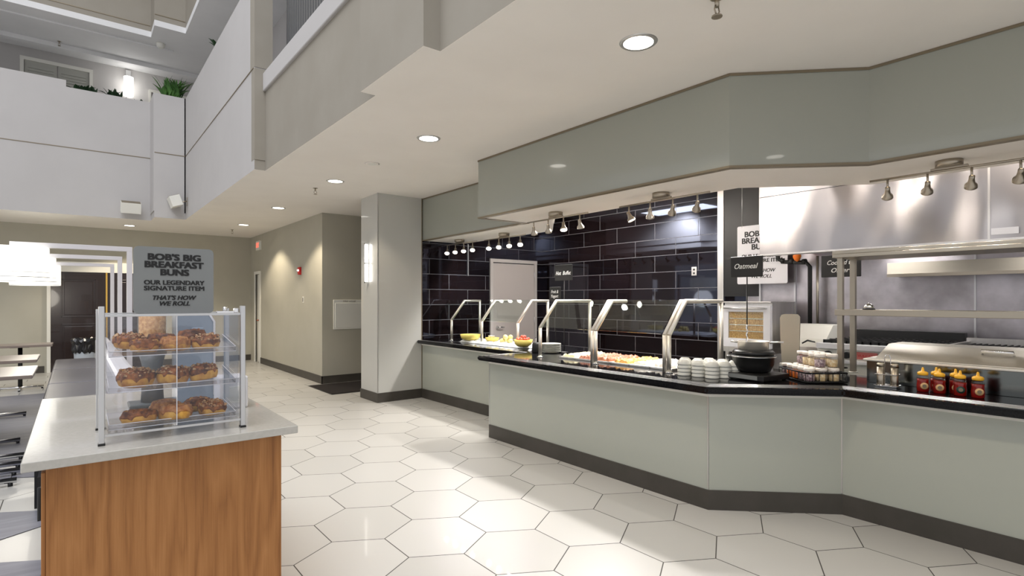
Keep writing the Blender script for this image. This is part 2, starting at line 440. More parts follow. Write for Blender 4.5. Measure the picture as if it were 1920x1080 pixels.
# upper gallery side wall of dark balusters seen between pillar and balcony
mb = MB(); mb.box(2.95, 3.05, 3.0, 7.3, 4.0, 9.5); struct('wall_gallery_right', mb, 'louver')
mb = MB(); mb.box(2.95, 3.05, 7.3, 15, 4.0, 6.69); struct('wall_gallery_far', mb, 'wall_white')
mb = MB(); mb.box(1.9, 3.0, 3.9, 12.5, 4.0, 4.1); struct('floor_gallery_right', mb, 'ceil_up')
rl = thing('baluster_railing', 'dark upright baluster screen above the right balcony rail, behind the grey pillar', 'railing', (2.1, 3.95, 4.1))
MB().box(-.03, .03, 0, 3.3, 0, .05).build('bottom_rail', 'louver', rl)
for k in range(38):
    MB().box(-.012, .012, .04 + k * .086, .064 + k * .086, .05, 4.6).build('baluster', 'louver_light', rl)

# back parapets
mb = MB(); mb.box(-8, 1.17, 12.9, 13.05, CZ + .12, 5.40); mb.box(-8, -.13, 12.9, 13.05, 5.40, 5.52)
mb.box(1.17, 1.68, 12.3, 12.45, CZ + .12, 5.42); mb.box(1.155, 1.17, 12.3, 12.9, CZ + .12, 5.42)
struct('wall_atrium_back', mb, 'wall_white')
struct('trim_3', MB().box(-8, 1.155, 12.892, 12.9, 4.29, 4.302), 'edge')
struct('trim_4', MB().box(1.17, 1.67, 12.292, 12.3, 4.29, 4.302), 'edge')
struct('wall_planter_ledge', MB().box(-1.5, 1.3, 13.051, 13.36, 4.5, 5.129), 'wall_white')
# upper corridor at the back
struct('floor_upper_corridor', MB().box(-8, 1.67, 13.05, 15, 4.4, 4.5), 'ceil_up')
mb = MB(); mb.box(-8, 3, 15, 15.1, 4.4, 6.69); struct('wall_upper_corridor', mb, 'wall_white')
mb = MB(); mb.prism([(-8, 12.9), (1.17, 12.9), (1.17, 12.3), (1.68, 12.3), (1.68, 7.26), (3.05, 7.26), (3.05, 15), (-8, 15)], 6.69, 6.8)
co = struct('ceiling_upper', mb, 'ceil_up')
struct('trim_5', MB().box(-8, 3.0, 14.35, 14.5, 6.60, 6.689), 'ceil_up')
struct('trim_6', MB().box(-8, 1.6, 13.3, 13.36, 6.66, 6.689), 'ceil_up')
# parapets of the next floor up
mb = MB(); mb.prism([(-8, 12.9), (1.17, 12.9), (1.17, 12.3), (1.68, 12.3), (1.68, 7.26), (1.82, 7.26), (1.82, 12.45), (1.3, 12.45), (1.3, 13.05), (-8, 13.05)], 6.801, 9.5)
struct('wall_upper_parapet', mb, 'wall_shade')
mb = MB(); mb.box(-8, 1.155, 12.89, 12.9, 6.90, 6.912); mb.box(1.175, 1.67, 12.29, 12.3, 6.90, 6.912)
struct('trim_7', mb, 'edge')

# far wall, bump, walls of the passage
BY = 14.9
struct('wall_back', MB().box(-8, 3.46, BY, BY + .12, 0, CZ), 'wall')
mb = MB(); mb.box(3.46, 3.58, 9.8, 14.02, 0, CZ); mb.box(3.46, 3.58, 14.02, 14.42, 2.13, CZ); mb.box(3.46, 3.58, 14.42, BY, 0, CZ); mb.box(3.58, 5.3, 9.8, 9.92, 0, CZ)
struct('wall_bump', mb, 'wall')
struct('wall_passage_end', MB().box(5.2, 5.3, 8.0, 9.8, 0, CZ), 'wall')
mb = MB(); mb.box(3.448, 3.46, 9.788, 13.95, 0, .14); mb.box(3.448, 5.2, 9.788, 9.8, 0, .14)
struct('baseboard_passage', mb, 'baseboard')
mb = MB(); mb.box(.95, 3.46, BY - .012, BY, 0, .14); mb.box(-8, -.5, BY - .012, BY, 0, .14)
struct('baseboard_back', mb, 'baseboard')
# column
mb = MB(); mb.box(3.46, 4.19, 7.49, 8.085, .14, CZ)
struct('wall_column', mb, 'column')
struct('baseboard_column', MB().box(3.448, 4.19, 7.478, 8.097, 0, .14), 'baseboard')
mb = MB(); mb.box(3.452, 3.4625, 7.483, 7.493, .14, CZ); struct('trim_10', mb, 'alu')
mb = MB(); mb.box(4.18, 4.19, 7.482, 7.49, .14, CZ); struct('trim_11', mb, 'edge')

# fascia over the counters
FP = [(4.2, 7.49), (4.2, 5.05), (3.54, 5.05), (3.54, 2.03), (4.18, 1.39), (4.2, -1.5)]
def strip(pts, t, z0, z1, mb):
    # thin wall following pts, thickness t towards +x side
    for (a, b) in zip(pts, pts[1:]):
        a = Vector(a); b = Vector(b); d = (b - a).normalized(); n = Vector((-d.y, d.x))
        if n.x < 0 or (abs(n.x) < 1e-6 and n.y > 0): n = -n
        p = [a, b, b + n * t, a + n * t]
        mb.prism([(q.x, q.y) for q in p], z0, z1)
    return mb
FPI = [(4.25, -1.5), (4.235, 1.41), (3.59, 2.05), (3.59, 5.0), (4.25, 5.0), (4.25, 7.49)]
struct('wall_fascia', MB().prism(FP + FPI, 2.432, CZ - .001), 'fascia')
def off(pts, d): return pts
mb = MB()
for (a, b) in zip(FP, FP[1:]):
    pass
e = .006
FPo = [(4.2 - e, 7.49), (4.2 - e, 5.05 + e), (3.54 - e, 5.05 + e), (3.54 - e, 2.03 - e * .4), (4.18 - e, 1.39 - e * .4), (4.2 - e, -1.5)]
mb.prism(FPo + FPI, 2.416, 2.4315)
for (a, b) in zip(FPo, FPo[1:]):
    if abs(a[1] - b[1]) > .1: mb.prism([a, b, (b[0] + .003, b[1]), (a[0] + .003, a[1])], CZ - .02, CZ - .0015)
struct('trim_12', mb, 'edge')
# soffit slab
mb = MB(); mb.prism([(4.255, 7.49), (4.255, 4.99), (3.6, 4.99), (3.6, 2.06), (4.255, 1.42), (4.255, -1.5), (4.95, -1.5), (4.95, 1.62), (4.25, 2.36), (4.25, 4.565), (4.95, 5.35), (4.95, 7.49)], 2.420, 2.52)
struct('ceiling_soffit', mb, 'ceiling')
mb = MB(); strip([(4.95, 7.49), (4.95, 5.35), (4.25, 4.565), (4.25, 2.36), (4.95, 1.62), (4.95, -1.5)], .02, 2.52, CZ, mb)
struct('wall_soffit_back', mb, 'ceiling')

# kitchen walls
struct('wall_tile_end', MB().box(4.2, 6.8, 7.5, 7.62, 0, CZ), 'tile_x')
struct('wall_tile_long', MB().box(6.68, 6.8, 3.60, 7.5, 0, CZ), 'tile_y')
struct('wall_kitchen_back', MB().box(6.68, 6.8, -1.6, 3.60, 0, CZ), 'wall_steel')
struct('wall_kitchen_side', MB().box(4.2, 6.8, -1.6, -1.5, 0, CZ), 'wall')
struct('wall_dark_sheet', MB().box(6.665, 6.68, 3.42, 3.90, 1.55, CZ), 'black')  # thin black sheet laid flat on the wall, not set back
mb = MB(); mb.box(6.655, 6.68, 3.90, 3.985, 0, CZ); struct('trim_13', mb, 'steel')
mb = MB(); mb.box(5.035, 5.055, 7.485, 7.5, 1.9, 2.42); struct('trim_14', mb, 'alu')
mb = MB(); mb.box(6.66, 6.68, 2.98, 3.0, .9, 2.2); mb.box(6.66, 6.68, 1.32, 1.335, .9, 2.2); mb.box(6.655, 6.68, 3.4, 3.42, .9, 3.0)
struct('trim_15', mb, 'alu')

# doors
d = thing('door_1', 'x', 'x'); del d['label']; del d['category']; d['kind'] = 'structure'; d.location = (5.49, 7.5, 0)
mb = MB(); mb.box(0, .055, -.03, 0, 0, 2.205); mb.box(.985, 1.04, -.03, 0, 0, 2.205); mb.box(-.002, 1.042, -.032, 0, 2.15, 2.207); mb.build('door_frame', 'doorframe', d)
dl = MB().box(.06, .98, -.018, 0, 0, 2.135, .003).build('door_leaf', 'door', d)
mb = MB(); mb.lathe([(.028, 0), (.028, .012), (.012, .014), (.012, .05)], 16, mtx=T((.14, -.018, 1.04)) @ Matrix.Rotation(PI / 2, 4, 'X')); mb.tube([(.14, -.062, 1.04), (.19, -.066, 1.04), (.27, -.064, 1.038)], .009)
mb.build('door_handle', 'chrome', d)
for hz in (.35, 1.1, 1.9): MB().cyl((.975, -.03, hz), (.975, -.03, hz + .1), .009).build('hinge', 'alu', d)

d = thing('door_2', 'x', 'x'); del d['label']; del d['category']; d['kind'] = 'structure'; d.location = (-.40, BY, 0)
mb = MB(); mb.box(-.06, .0, -.05, 0, 0, 2.15); mb.box(1.86, 1.92, -.05, 0, 0, 2.15); mb.box(-.062, 1.922, -.052, 0, 2.10, 2.32); mb.build('door_frame', 'white', d)  # tall white header added to carry the bright lit band over the doors
def panel_leaf(x0, x1):
    f = MB(); f.box(x0, x1, -.035, 0, 0, 2.1, .003)
    for (a, b) in ((.22, 1.0), (1.14, 1.95)):
        for s_, e_ in (((x0 + .17), (x1 - .17)),):
            f.box(s_, e_, -.045, -.03, a, a + .02, .004); f.box(s_, e_, -.045, -.03, b - .02, b, .004)
            f.box(s_, s_ + .02, -.045, -.03, a, b, .004); f.box(e_ - .02, e_, -.045, -.03, a, b, .004)
            f.box(s_ + .05, e_ - .05, -.042, -.03, a + .05, b - .05, .008)
    return f.build('door_leaf', 'dark_door', d)
panel_leaf(0.0, .92); panel_leaf(.95, 1.86)
MB().box(.92, .95, -.05, 0, 0, 2.1).build('astragal', 'brass', d)
MB().tube([(.84, -.04, 1.0), (.84, -.09, 1.02), (.84, -.09, 1.2), (.84, -.04, 1.22)], .01).build('door_handle', 'brass', d)

d = thing('door_3', 'x', 'x'); del d['label']; del d['category']; d['kind'] = 'structure'; d.location = (3.46, 14.02, 0)
mb = MB(); mb.box(-.02, .02, -.07, .0, 0, 2.18); mb.box(-.02, .02, .4, .47, 0, 2.18); mb.box(-.022, .022, -.072, .472, 2.13, 2.2); mb.build('door_frame', 'white', d)
MB().box(.05, .09, 0, .4, 0, 2.13).build('door_leaf', 'dark_door', d)
MB().box(.0, .05, .0, .2, 0.02, 2.12, .003).build('door_edge', 'white', d)
MB().cyl((-.0, .12, 1.02), (-.05, .12, 1.02), .018).build('door_handle', 'copper', d)

# upper corridor doors (louvred shutters)
d = thing('door_4', 'x', 'x'); del d['label']; del d['category']; d['kind'] = 'structure'; d.location = (-.82, 15, 4.64)
mb = MB(); mb.box(-.06, 0, -.05, 0, 0, 1.85); mb.box(1.06, 1.12, -.05, 0, 0, 1.85); mb.box(-.062, 1.122, -.052, 0, 1.78, 1.85); mb.build('door_frame', 'white', d)
for x0 in (0.01, .54):
    lf = MB(); lf.box(x0, x0 + .51, -.02, 0, 0, 1.78)
    for k in range(10): lf.box(x0 + .05, x0 + .46, -.035, -.015, 1.1 + k * .06, 1.1 + k * .06 + .035, 0, 2)
    lf.build('door_leaf', 'shutter', d)
mb = MB(); mb.box(1.32, 1.36, 14.95, 15, 4.5, 6.3); mb.box(1.318, 2.3, 14.948, 15, 6.26, 6.32); struct('trim_16', mb, 'white')

# ================================================================== COUNTERS
CT = .89
CP = [(4.19, 7.478), (4.19, 4.86), (3.555, 4.86), (3.553, 2.2), (4.21, 1.567), (4.21, -1.4)]
CO = [(4.09, 7.478), (4.09, 4.955), (3.455, 4.955), (3.455, 2.155), (4.108, 1.52), (4.108, -1.4)]
t = thing('serving_counter', 'long stepped serving counter with pale glass panels and black granite top', 'counter', (0, 0, 0))
pan = MB(); pan.prism(CP + [(4.95, -1.4), (4.95, 1.9), (4.95, 4.9), (5.0, 7.478)], .14, .82)
pan.build('front_panel', 'panel', t)
bb = [(x - .012, y - .006) for x, y in CP]; bb[0] = (CP[0][0] - .012, 7.478)
MB().prism(bb + [(4.9, -1.38), (4.9, 7.47)], 0, .14).build('baseboard', 'baseboard', t)
for (x, y) in CP[2:5]: MB().box(x - .004, x + .004, y - .004, y + .004, .145, .82).build('corner_trim', 'alu', t)
MB().prism([(x - .02, y - .01) for x, y in CP] + [(4.9, -1.38), (4.9, 7.47)], .812, .842).build('top_rail', 'white', t)
mb = MB(); mb.prism(CO + [(5.0, -1.4), (5.0, 1.7), (4.85, 2.4), (4.85, 4.8), (5.15, 5.1), (5.15, 7.478)], .842, CT, .012)
mb.build('granite_top', 'granite', t)
for k, dd in enumerate((.05, .10, .15)):
    pts = [(4.09 + dd, 7.45), (4.09 + dd, 4.955 - dd), (3.455 + dd, 4.955 - dd), (3.455 + dd, 2.155 + dd * .42), (4.108 + dd, 1.52 + dd * .42), (4.108 + dd, -1.39)]
    if k: pts = pts[2:]
    m_ = MB(); 
    for a, b in zip(pts, pts[1:]): m_.tube([(a[0], a[1], CT + .001), (b[0], b[1], CT + .0)], .003, 6)
    m_.build('tray_rail', 'alu', t)

# ------------------------------------------------------------------ sneeze guards
def guard_frame(name_lab, x0, y, xr, rear=True, dbl=False):
    t = thing('sneeze_guard_post', name_lab, 'sneeze guard', (x0, y, CT), 0, 'steel sneeze guard posts on the counter')
    r = .019; zb = .315; zt = .60; xs = .235
    pts = [(0, 0, .0), (0, 0, zb), (xs, 0, zt), (xr - x0, 0, zt)]
    MB().tube(pts[:2], r, 12).build('front_post', 'pale_steel', t)
    MB().tube(pts[1:], r, 12).build('bent_arm', 'pale_steel', t)
    MB().lathe([(.034, 0), (.034, .008), (.022, .012), (.022, .02)], 16).build('foot_flange', 'chrome', t)
    if rear:
        MB().tube([(xr - x0 - .012, 0, 0), (xr - x0 - .012, 0, zt)], r, 12).build('rear_post', 'pale_steel', t)
        MB().lathe([(.034, 0), (.034, .008), (.022, .012)], 16, (xr - x0 - .012, 0, 0)).build('foot_flange', 'chrome', t)
    if dbl:
        MB().tube([(p[0], p[1] + .045, p[2]) for p in pts[:2]], r * .9, 12).build('front_post', 'pale_steel', t)
        MB().tube([(p[0], p[1] + .045, p[2]) for p in pts[1:]], r * .9, 12).build('bent_arm', 'pale_steel', t)
    return t
guard_frame('steel sneeze guard post at the far end, nearest the column', 4.45, 7.05, 4.98)
guard_frame('second steel sneeze guard post from the column, in front of the grey door', 4.45, 6.26, 4.9, False)
guard_frame('third steel sneeze guard post from the column, at the counter step', 4.45, 5.465, 4.98)
guard_frame('steel sneeze guard post under the hot food chalkboard, behind the counter step', 3.9, 4.41, 4.68)
guard_frame('doubled steel sneeze guard post in the middle of the hot food pans', 3.9, 3.61, 4.35, False, True)
guard_frame('doubled steel sneeze guard post nearest the stacked white bowls', 3.9, 2.78, 4.72, True, True)
def guard_glass(lab, x0, ya, yb):
    mb = MB(); xs = .235; zb = CT + .325; zt = CT + .615
    mb.prism([(x0 - .018, zb), (x0 - .010, zb - .004), (x0 + xs - .002, zt - .004), (x0 + xs - .01, zt)], ya, yb, 0, XZ)
    o = mb.build('sneeze_guard_glass', 'pane'); return tag(o, lab, 'glass')
guard_glass('slanted glass pane over the fruit, between column and first post', 4.45, 7.09, 7.47)
guard_glass('slanted glass pane over the fruit, second from the column', 4.45, 6.30, 7.02)
guard_glass('slanted glass pane over the fruit, in front of the grey door', 4.45, 5.50, 6.22)
guard_glass('slanted glass pane over the far half of the hot food pans', 3.9, 3.68, 4.38)
guard_glass('slanted glass pane over the near half of the hot food pans', 3.9, 2.85, 3.58)

# ------------------------------------------------------------------ pastry island
t = thing('island_counter', 'cherry wood island with thick pale quartz top carrying the pastry case', 'counter', (0, 0, 0))
MB().box(-.085, .748, 2.655, 4.18, .08, .885, .002).build('wooden_body', 'wood', t)
MB().box(-.06, .72, 2.68, 4.15, 0, .08).build('plinth', 'black', t)
MB().box(-.152, .808, 2.605, 4.23, .885, .92, .003).build('quartz_top', 'quartz', t)
dr = MB().box(-.099, -.086, 2.67, 3.28, .12, .86, .002).build('door', 'wood', t)
MB().tube([(-.099, 3.20, .53), (-.122, 3.20, .53), (-.122, 3.20, .67), (-.099, 3.20, .67)], .007, 8).build('handle', 'black', dr)
dr = MB().box(-.099, -.086, 3.29, 4.12, .12, .86, .002).build('door', 'wood', t)
MB().tube([(-.099, 4.04, .53), (-.122, 4.04, .53), (-.122, 4.04, .67), (-.099, 4.04, .67)], .007, 8).build('handle', 'black', dr)

# ------------------------------------------------------------------ pastry case
t = thing('pastry_case', 'clear acrylic three-tier pastry case with silver corner posts', 'display case', (.082, 2.735, .92))
CWd, CDp = .518, .34
for (x, y, hgt) in ((0, 0, .555), (CWd, 0, .555), (0, CDp, .54), (CWd, CDp, .54)):
    w2 = .010
    MB().box(x - w2, x + w2, y - .014, y + .014, .008, hgt, .002).build('corner_post', 'alu', t)
    MB().box(x - w2 - .002, x + w2 + .002, y - .016, y + .016, 0, .008, .001).build('rubber_foot', 'black', t)
a = .018; z0 = .045; z1 = .515
MB().box(a, CWd - a, CDp - .006, CDp, z0, z1).build('rear_pane', 'acrylic', t)
MB().box(a - .006, a - .002, 0, CDp, z0, z1).build('side_pane', 'acrylic', t)
MB().box(CWd - a + .002, CWd - a + .006, 0, CDp, z0, z1).build('side_pane', 'acrylic', t)
MB().box(a, CWd / 2 + .002, 0, .004, z0, z1).build('front_door', 'acrylic', t)
MB().box(CWd / 2 - .002, CWd - a, .005, .009, z0, z1).build('front_door', 'acrylic', t)
MB().box(CWd / 2 - .0015, CWd / 2 + .0015, -.0015, .0, z0, z1).build('door_edge', 'sign_white', t)
MB().box(a, CWd - a, 0, CDp, z0 - .004, z0).build('floor_pane', 'acrylic', t)
MB().box(a, CWd - a, 0, CDp, z1, z1 + .005).build('top_pane', 'acrylic', t)
for (ya, yb, za, zb) in ((-.004, .006, z1 - .002, z1 + .008), (CDp - .006, CDp + .004, z1 - .002, z1 + .008), (-.004, .004, z0 - .014, z0 - .004)):
    MB().box(a - .01, CWd - a + .01, ya, yb, za, zb, .001).build('frame_rail', 'alu', t)
mb = MB(); mb.box(CWd - .10, CWd - .02, .03, .05, z1 + .006, z1 + .016, .002); mb.cyl((CWd - .065, .04, z1 + .01), (CWd - .065, .04, z1 + .035), .01); mb.box(CWd - .03, CWd - .01, .02, .05, z1 + .008, z1 + .03, .003)
mb.build('latch', 'chrome', t)
TR = []
for k, (zf, zr) in enumerate(((.352, .392), (.205, .24), (.055, .075))):
    al = math.atan2(zr - zf, CDp - .05); mt = T((0, .02, zf)) @ Matrix.Rotation(al, 4, 'X'); L = (CDp - .05) / math.cos(al)
    mb = MB(); e = .02
    mb.box(a + .008, CWd - a - .008, 0, L, -.004, 0, mtx=mt)
    mb.box(a + .008, CWd - a - .008, -.003, 0, -.004, .018, mtx=mt); mb.box(a + .008, CWd - a - .008, L, L + .003, -.004, .018, mtx=mt)
    mb.box(a + .005, a + .008, 0, L, -.004, .018, mtx=mt); mb.box(CWd - a - .008, CWd - a - .005, 0, L, -.004, .018, mtx=mt)
    mb.build('tray', 'acrylic', t)
    mb = MB(); mb.tube([(a + .006, .017, zf + .018), (CWd - a - .006, .017, zf + .018)], .0016, 6); mb.tube([(a + .006, .017, zf - .003), (CWd - a - .006, .017, zf - .003)], .0016, 6)
    mb.tube([(CWd - a - .007, .017, zf + .018), (CWd - a - .007, CDp - .03, zr + .018)], .0016, 6); mb.tube([(a + .007, .017, zf + .018), (a + .007, CDp - .03, zr + .018)], .0016, 6)
    mb.build('tray_rim', 'sign_white', t)
    TR.append((zf, zr))

# ------------------------------------------------------------------ buns
def make_bun(name, lab, seed, rx=.062, ry=.056, h=.055, glz='glaze', nuts=40):
    rnd = random.Random(seed); root = thing(name, lab, 'bun', (0, 0, 0), 0, None)
    ph = rnd.random() * 6; N, K = 48, 22
    def surf(u, v):   # u angle, v 0 (bottom centre) .. 1 (top centre)
        if v < .12: rr = v / .12 * .86; z = 0
        elif v < .5: k = (v - .12) / .38; rr = .86 + .14 * math.sin(k * PI * .75); z = h * .70 * k
        else: k = (v - .5) / .5; rr = .96 * math.cos(k * PI / 2) ** .75 if k < 1 else 0; z = h * (.70 + .30 * math.sin(k * PI / 2))
        wob = 1 + .07 * math.sin(3 * u + ph) + .045 * math.sin(5 * u + 2 * ph)
        if v > .42:
            sp = math.sin(2 * PI * (rr * 3.0) - u + ph); z += .008 * sp * min(1, rr * 2.2) * min(1, (v - .42) * 6)
            z += .003 * max(0, 1 - rr * 2.5)
        return Vector((rx * rr * wob * math.cos(u), ry * rr * wob * math.sin(u), z))
    mb = MB(); rows = []
    for j in range(K + 1):
        rows.append([mb.bm.verts.new(surf(2 * PI * i / N, j / K)) for i in range(N)])
    for a_, b_ in zip(rows, rows[1:]):
        for i in range(N):
            f = mb.bm.faces.new((a_[i], a_[(i + 1) % N], b_[(i + 1) % N], b_[i])); f.smooth = True
    mb.build('dough', 'dough', root, smooth=True)
    mb = MB(); rows = []; K2 = 14
    drip = [.46 - .10 * max(0, math.sin(2.3 * i / N * 2 * PI + ph)) - .13 * max(0, math.sin(7 * i / N * 2 * PI + ph * 2)) ** 2 for i in range(N)]
    for j in range(K2 + 1):
        r_ = []
        for i in range(N):
            v = drip[i] + (1 - drip[i]) * j / K2; u = 2 * PI * i / N; p = surf(u, v); c = Vector((0, 0, h * .45)); nrm = (p - c).normalized()
            d_ = .0004 if j == 0 else .0035 + .001 * math.sin(9 * u + j) 
            r_.append(mb.bm.verts.new(p + nrm * d_))
        rows.append(r_)
    for a_, b_ in zip(rows, rows[1:]):
        for i in range(N):
            f = mb.bm.faces.new((a_[i], a_[(i + 1) % N], b_[(i + 1) % N], b_[i])); f.smooth = True
    mb.build('glaze', glz, root, smooth=True)
    if nuts:
        mb = MB()
        for _ in range(nuts):
            u = rnd.random() * 2 * PI; v = .52 + .45 * rnd.random(); p = surf(u, v) + Vector((0, 0, .004))
            s_ = .003 + .004 * rnd.random()
            mt = T(p) @ Matrix.Rotation(rnd.random() * 3, 4, Vector((rnd.random(), rnd.random(), rnd.random() + .1)).normalized())
            mb.box(-s_, s_, -s_ * .6, s_ * .6, -s_ * .5, s_ * .5, s_ * .25, 1, mt)
        o = mb.build('nut_topping', 'nut', root); o['kind'] = 'stuff'
    return root
CX0, CY0, CZ0 = .082, 2.735, .92
def tray_z(k, dy):
    zf, zr = TR[k]; return CZ0 + zf + (zr - zf) * (dy - .02) / (CDp - .05)
B = {}
B['nut'] = make_bun('cinnamon_bun', 'b', 1, .062, .058, .055, 'glaze', 70)
B['plain'] = make_bun('cinnamon_bun', 'b', 2, .060, .055, .048, 'glaze', 0)
B['caramel'] = make_bun('cinnamon_bun', 'b', 3, .064, .058, .055, 'glaze_light', 0)
B['big'] = make_bun('cinnamon_bun', 'b', 4, .066, .060, .066, 'glaze', 80)
used = set()
buns = [  # kind, tray, dx, dy, extra z, rz, scale, tilt, label
 ('nut', 0, .105, .16, 0, .3, .95, 0, 'nut-topped bun at the left end of the top shelf, behind another'),
 ('plain', 0, .145, .07, 0, 1.2, .95, 0, 'dark glazed bun at the front left of the top shelf'),
 ('plain', 0, .225, .17, 0, 2.2, 1.0, 0, 'flat glazed bun in the middle of the top shelf, rear row'),
 ('caramel', 0, .262, .075, 0, .4, .92, 0, 'yellow-sided bun in the middle of the top shelf, behind the door edge'),
 ('plain', 0, .34, .17, .012, 4.0, 1.05, 0, 'dark brown bun at the right rear of the top shelf'),
 ('nut', 0, .385, .08, 0, 5.0, .98, 0, 'bun at the front right end of the top shelf'),
 ('big', 1, .118, .085, 0, 0.4, 1.0, 0, 'tall nut-covered bun at the left of the middle shelf'),
 ('big', 1, .252, .09, 0, 2.4, .98, 0, 'dark glazed nutty bun at the centre of the middle shelf'),
 ('big', 1, .375, .11, 0, 4.1, .95, 0, 'nut-topped bun at the right of the middle shelf'),
 ('plain', 2, .128, .07, 0, 2.9, 1.02, 0, 'single glazed bun at the left of the bottom shelf'),
 ('caramel', 2, .238, .17, 0, 1.0, 1.0, 0, 'light caramel bun in the middle of the bottom shelf, rear one'),
 ('caramel', 2, .265, .062, 0, 3.0, 1.03, 0, 'light caramel bun in the middle of the bottom shelf, front one'),
 ('plain', 2, .365, .19, .0, 5.2, .98, 0, 'bun at the right rear of the bottom shelf'),
 ('nut', 2, .41, .085, 0, 5.5, .92, 0, 'nut-topped bun at the front right of the bottom shelf'),
]
for (k, tr, dx, dy, ez, rz, sc_, tl, lab) in buns:
    src = B[k]; loc = (CX0 + dx, CY0 + dy, tray_z(tr, dy) - .0 + ez + .003)
    if k not in used: o = src; used.add(k); o.location = loc; o.rotation_euler = (0, 0, rz); o['label'] = lab
    else: o = dup(src, loc, rz, lab)
    o['group'] = 'cinnamon buns in the pastry case'
    o.scale = (sc_, sc_, sc_); o.rotation_euler[0] = .09

# sign on the pastry case
def sign_board(name, lab, loc, w, h, m, rz, lines, ink='ink'):
    t = thing(name, lab, 'sign', loc, rz)
    mb = MB(); n = 6; r = .02; poly = []
    for (cx, cz, a0) in ((w / 2 - r, r, -PI / 2), (w / 2 - r, h - r, 0), (-w / 2 + r, h - r, PI / 2), (-w / 2 + r, r, PI)):
        for i in range(n + 1):
            a_ = a0 + PI / 2 * i / n; poly.append((cx + r * math.cos(a_), cz + r * math.sin(a_)))
    mb.prism(poly, 0, .006, 0, XZ); mb.build('board', m, t)
    for (body, zc, size, wd, bold, shear) in lines:
        text('lettering', body, size, wd, ink, t, T((0, -.0012, zc)) @ FACE_NY, bold, shear, .0005)
    return t
LN = [("BOB'S BIG", .244, .037, .195, .0024, 0), ('BREAKFAST', .211, .037, .218, .0024, 0), ('BUNS', .178, .037, .104, .0024, 0),
      ('OUR LEGENDARY', .134, .0265, .225, .0012, 0), ('SIGNATURE ITEM', .109, .0265, .225, .0012, 0),
      ("THAT'S HOW", .068, .026, .162, .0012, .25), ('WE ROLL', .043, .026, .112, .0012, .25)]
sb = sign_board('sign_board', 'grey rounded sign board with black capitals standing on the pastry case', (.342, 2.80, 1.442), .302, .288, 'sign_grey', 0, LN)
MB().box(-.12, .12, -.02, .03, 0, .006, .001).build('stand', 'acrylic', sb)

# things on the island behind the case, seen through it
t = thing('granola_dispenser', 'cylinder dispenser full of golden granola behind the pastry case', 'dispenser', (.335, 3.62, .92))
MB().box(-.11, .11, -.09, .09, 0, .02, .006).build('foot', 'darkgrey', t)
MB().lathe([(.055, .02), (.05, .12), (.045, .2), (.062, .28)], 24).build('stem', 'darkgrey', t)
MB().lathe([(.058, .28), (.064, .30), (.064, .52), (.02, .525)], 28).build('granola', 'granola', t)
MB().lathe([(.0685, .275), (.0685, .54)], 28, cap=False).build('canister', 'acrylic', t)
MB().lathe([(.07, .535), (.072, .545), (.03, .56), (.01, .575)], 24).build('lid', 'darkgrey', t)
t = thing('cup_dispenser', 'blue-grey cup dispenser with slanted top behind the pastry case', 'dispenser', (.52, 3.55, .92))
mb = MB(); mb.prism([(-.09, 0), (.09, 0), (.09, .46), (.03, .56), (-.09, .56)], -.09, .09, 0, XZ); mb.build('housing', 'bluegrey', t)
mb = MB(); mb.tube([(.092, -.095, .05), (.092, -.095, .46), (.032, -.095, .562)], .006, 6); mb.build('edge_trim', 'sign_white', t)
MB().box(-.02, .04, -.105, -.09, .36, .43, .006).build('knob', 'bluegrey', t)
t = thing('napkin_box', 'white napkin box low behind the pastry case, right of the dispensers', 'box', (.665, 3.3, .92))
MB().box(-.07, .07, -.08, .08, 0, .17, .008).build('housing', 'sign_white', t); MB().box(-.05, .05, -.084, -.079, .03, .12, .002).build('napkins', 'ceramic', t)

# ================================================================== DINING AREA
t = thing('banquette_bench', 'long grey vinyl banquette bench running back from the island', 'bench', (.0, 0, 0))
MB().box(-.2, .5, 4.9, 12.3, 0, .30).build('base', 'black', t)
for k in range(4):
    y0 = 5.2 + k * 1.78
    sbm = MB().box(-.27, .30, y0 + .02, y0 + 1.76, .30, .48, .035, 3).build('seat_cushion', 'vinyl_grey', t)
MB().box(.28, .47, 5.2, 12.33, .30, .84, .06, 3).build('backrest', 'sign_white', t)
for sx, sy in ((-.2, 5.25), (-.2, 8.7), (-.2, 12.2)): MB().box(sx - .03, sx + .02, sy - .03, sy + .03, 0, .3).build('leg', 'black', t)

t = thing('waste_bin', 'pale bin with a rumpled black liner beyond the bench end', 'bin', (.16, 13.35, 0))
MB().lathe([(.16, 0), (.19, .62), (.185, .64)], 24).build('body', 'bin', t)
mb = MB(); N = 40
pr = [(.195, .50), (.21, .56), (.205, .66), (.22, .72), (.20, .77), (.15, .75), (.05, .70)]
rings = [[mb.bm.verts.new(((r + .018 * math.sin(i * 1.9 + j * 2)) * math.cos(2 * PI * i / N), (r + .018 * math.sin(i * 1.3 + j)) * math.sin(2 * PI * i / N), z + .02 * math.sin(i * 2.3 + j))) for i in range(N)] for j, (r, z) in enumerate(pr)]
for a_, b_ in zip(rings, rings[1:]):
    for i in range(N): mb.bm.faces.new((a_[i], a_[(i + 1) % N], b_[(i + 1) % N], b_[i]))
mb.build('liner', 'bag', t)

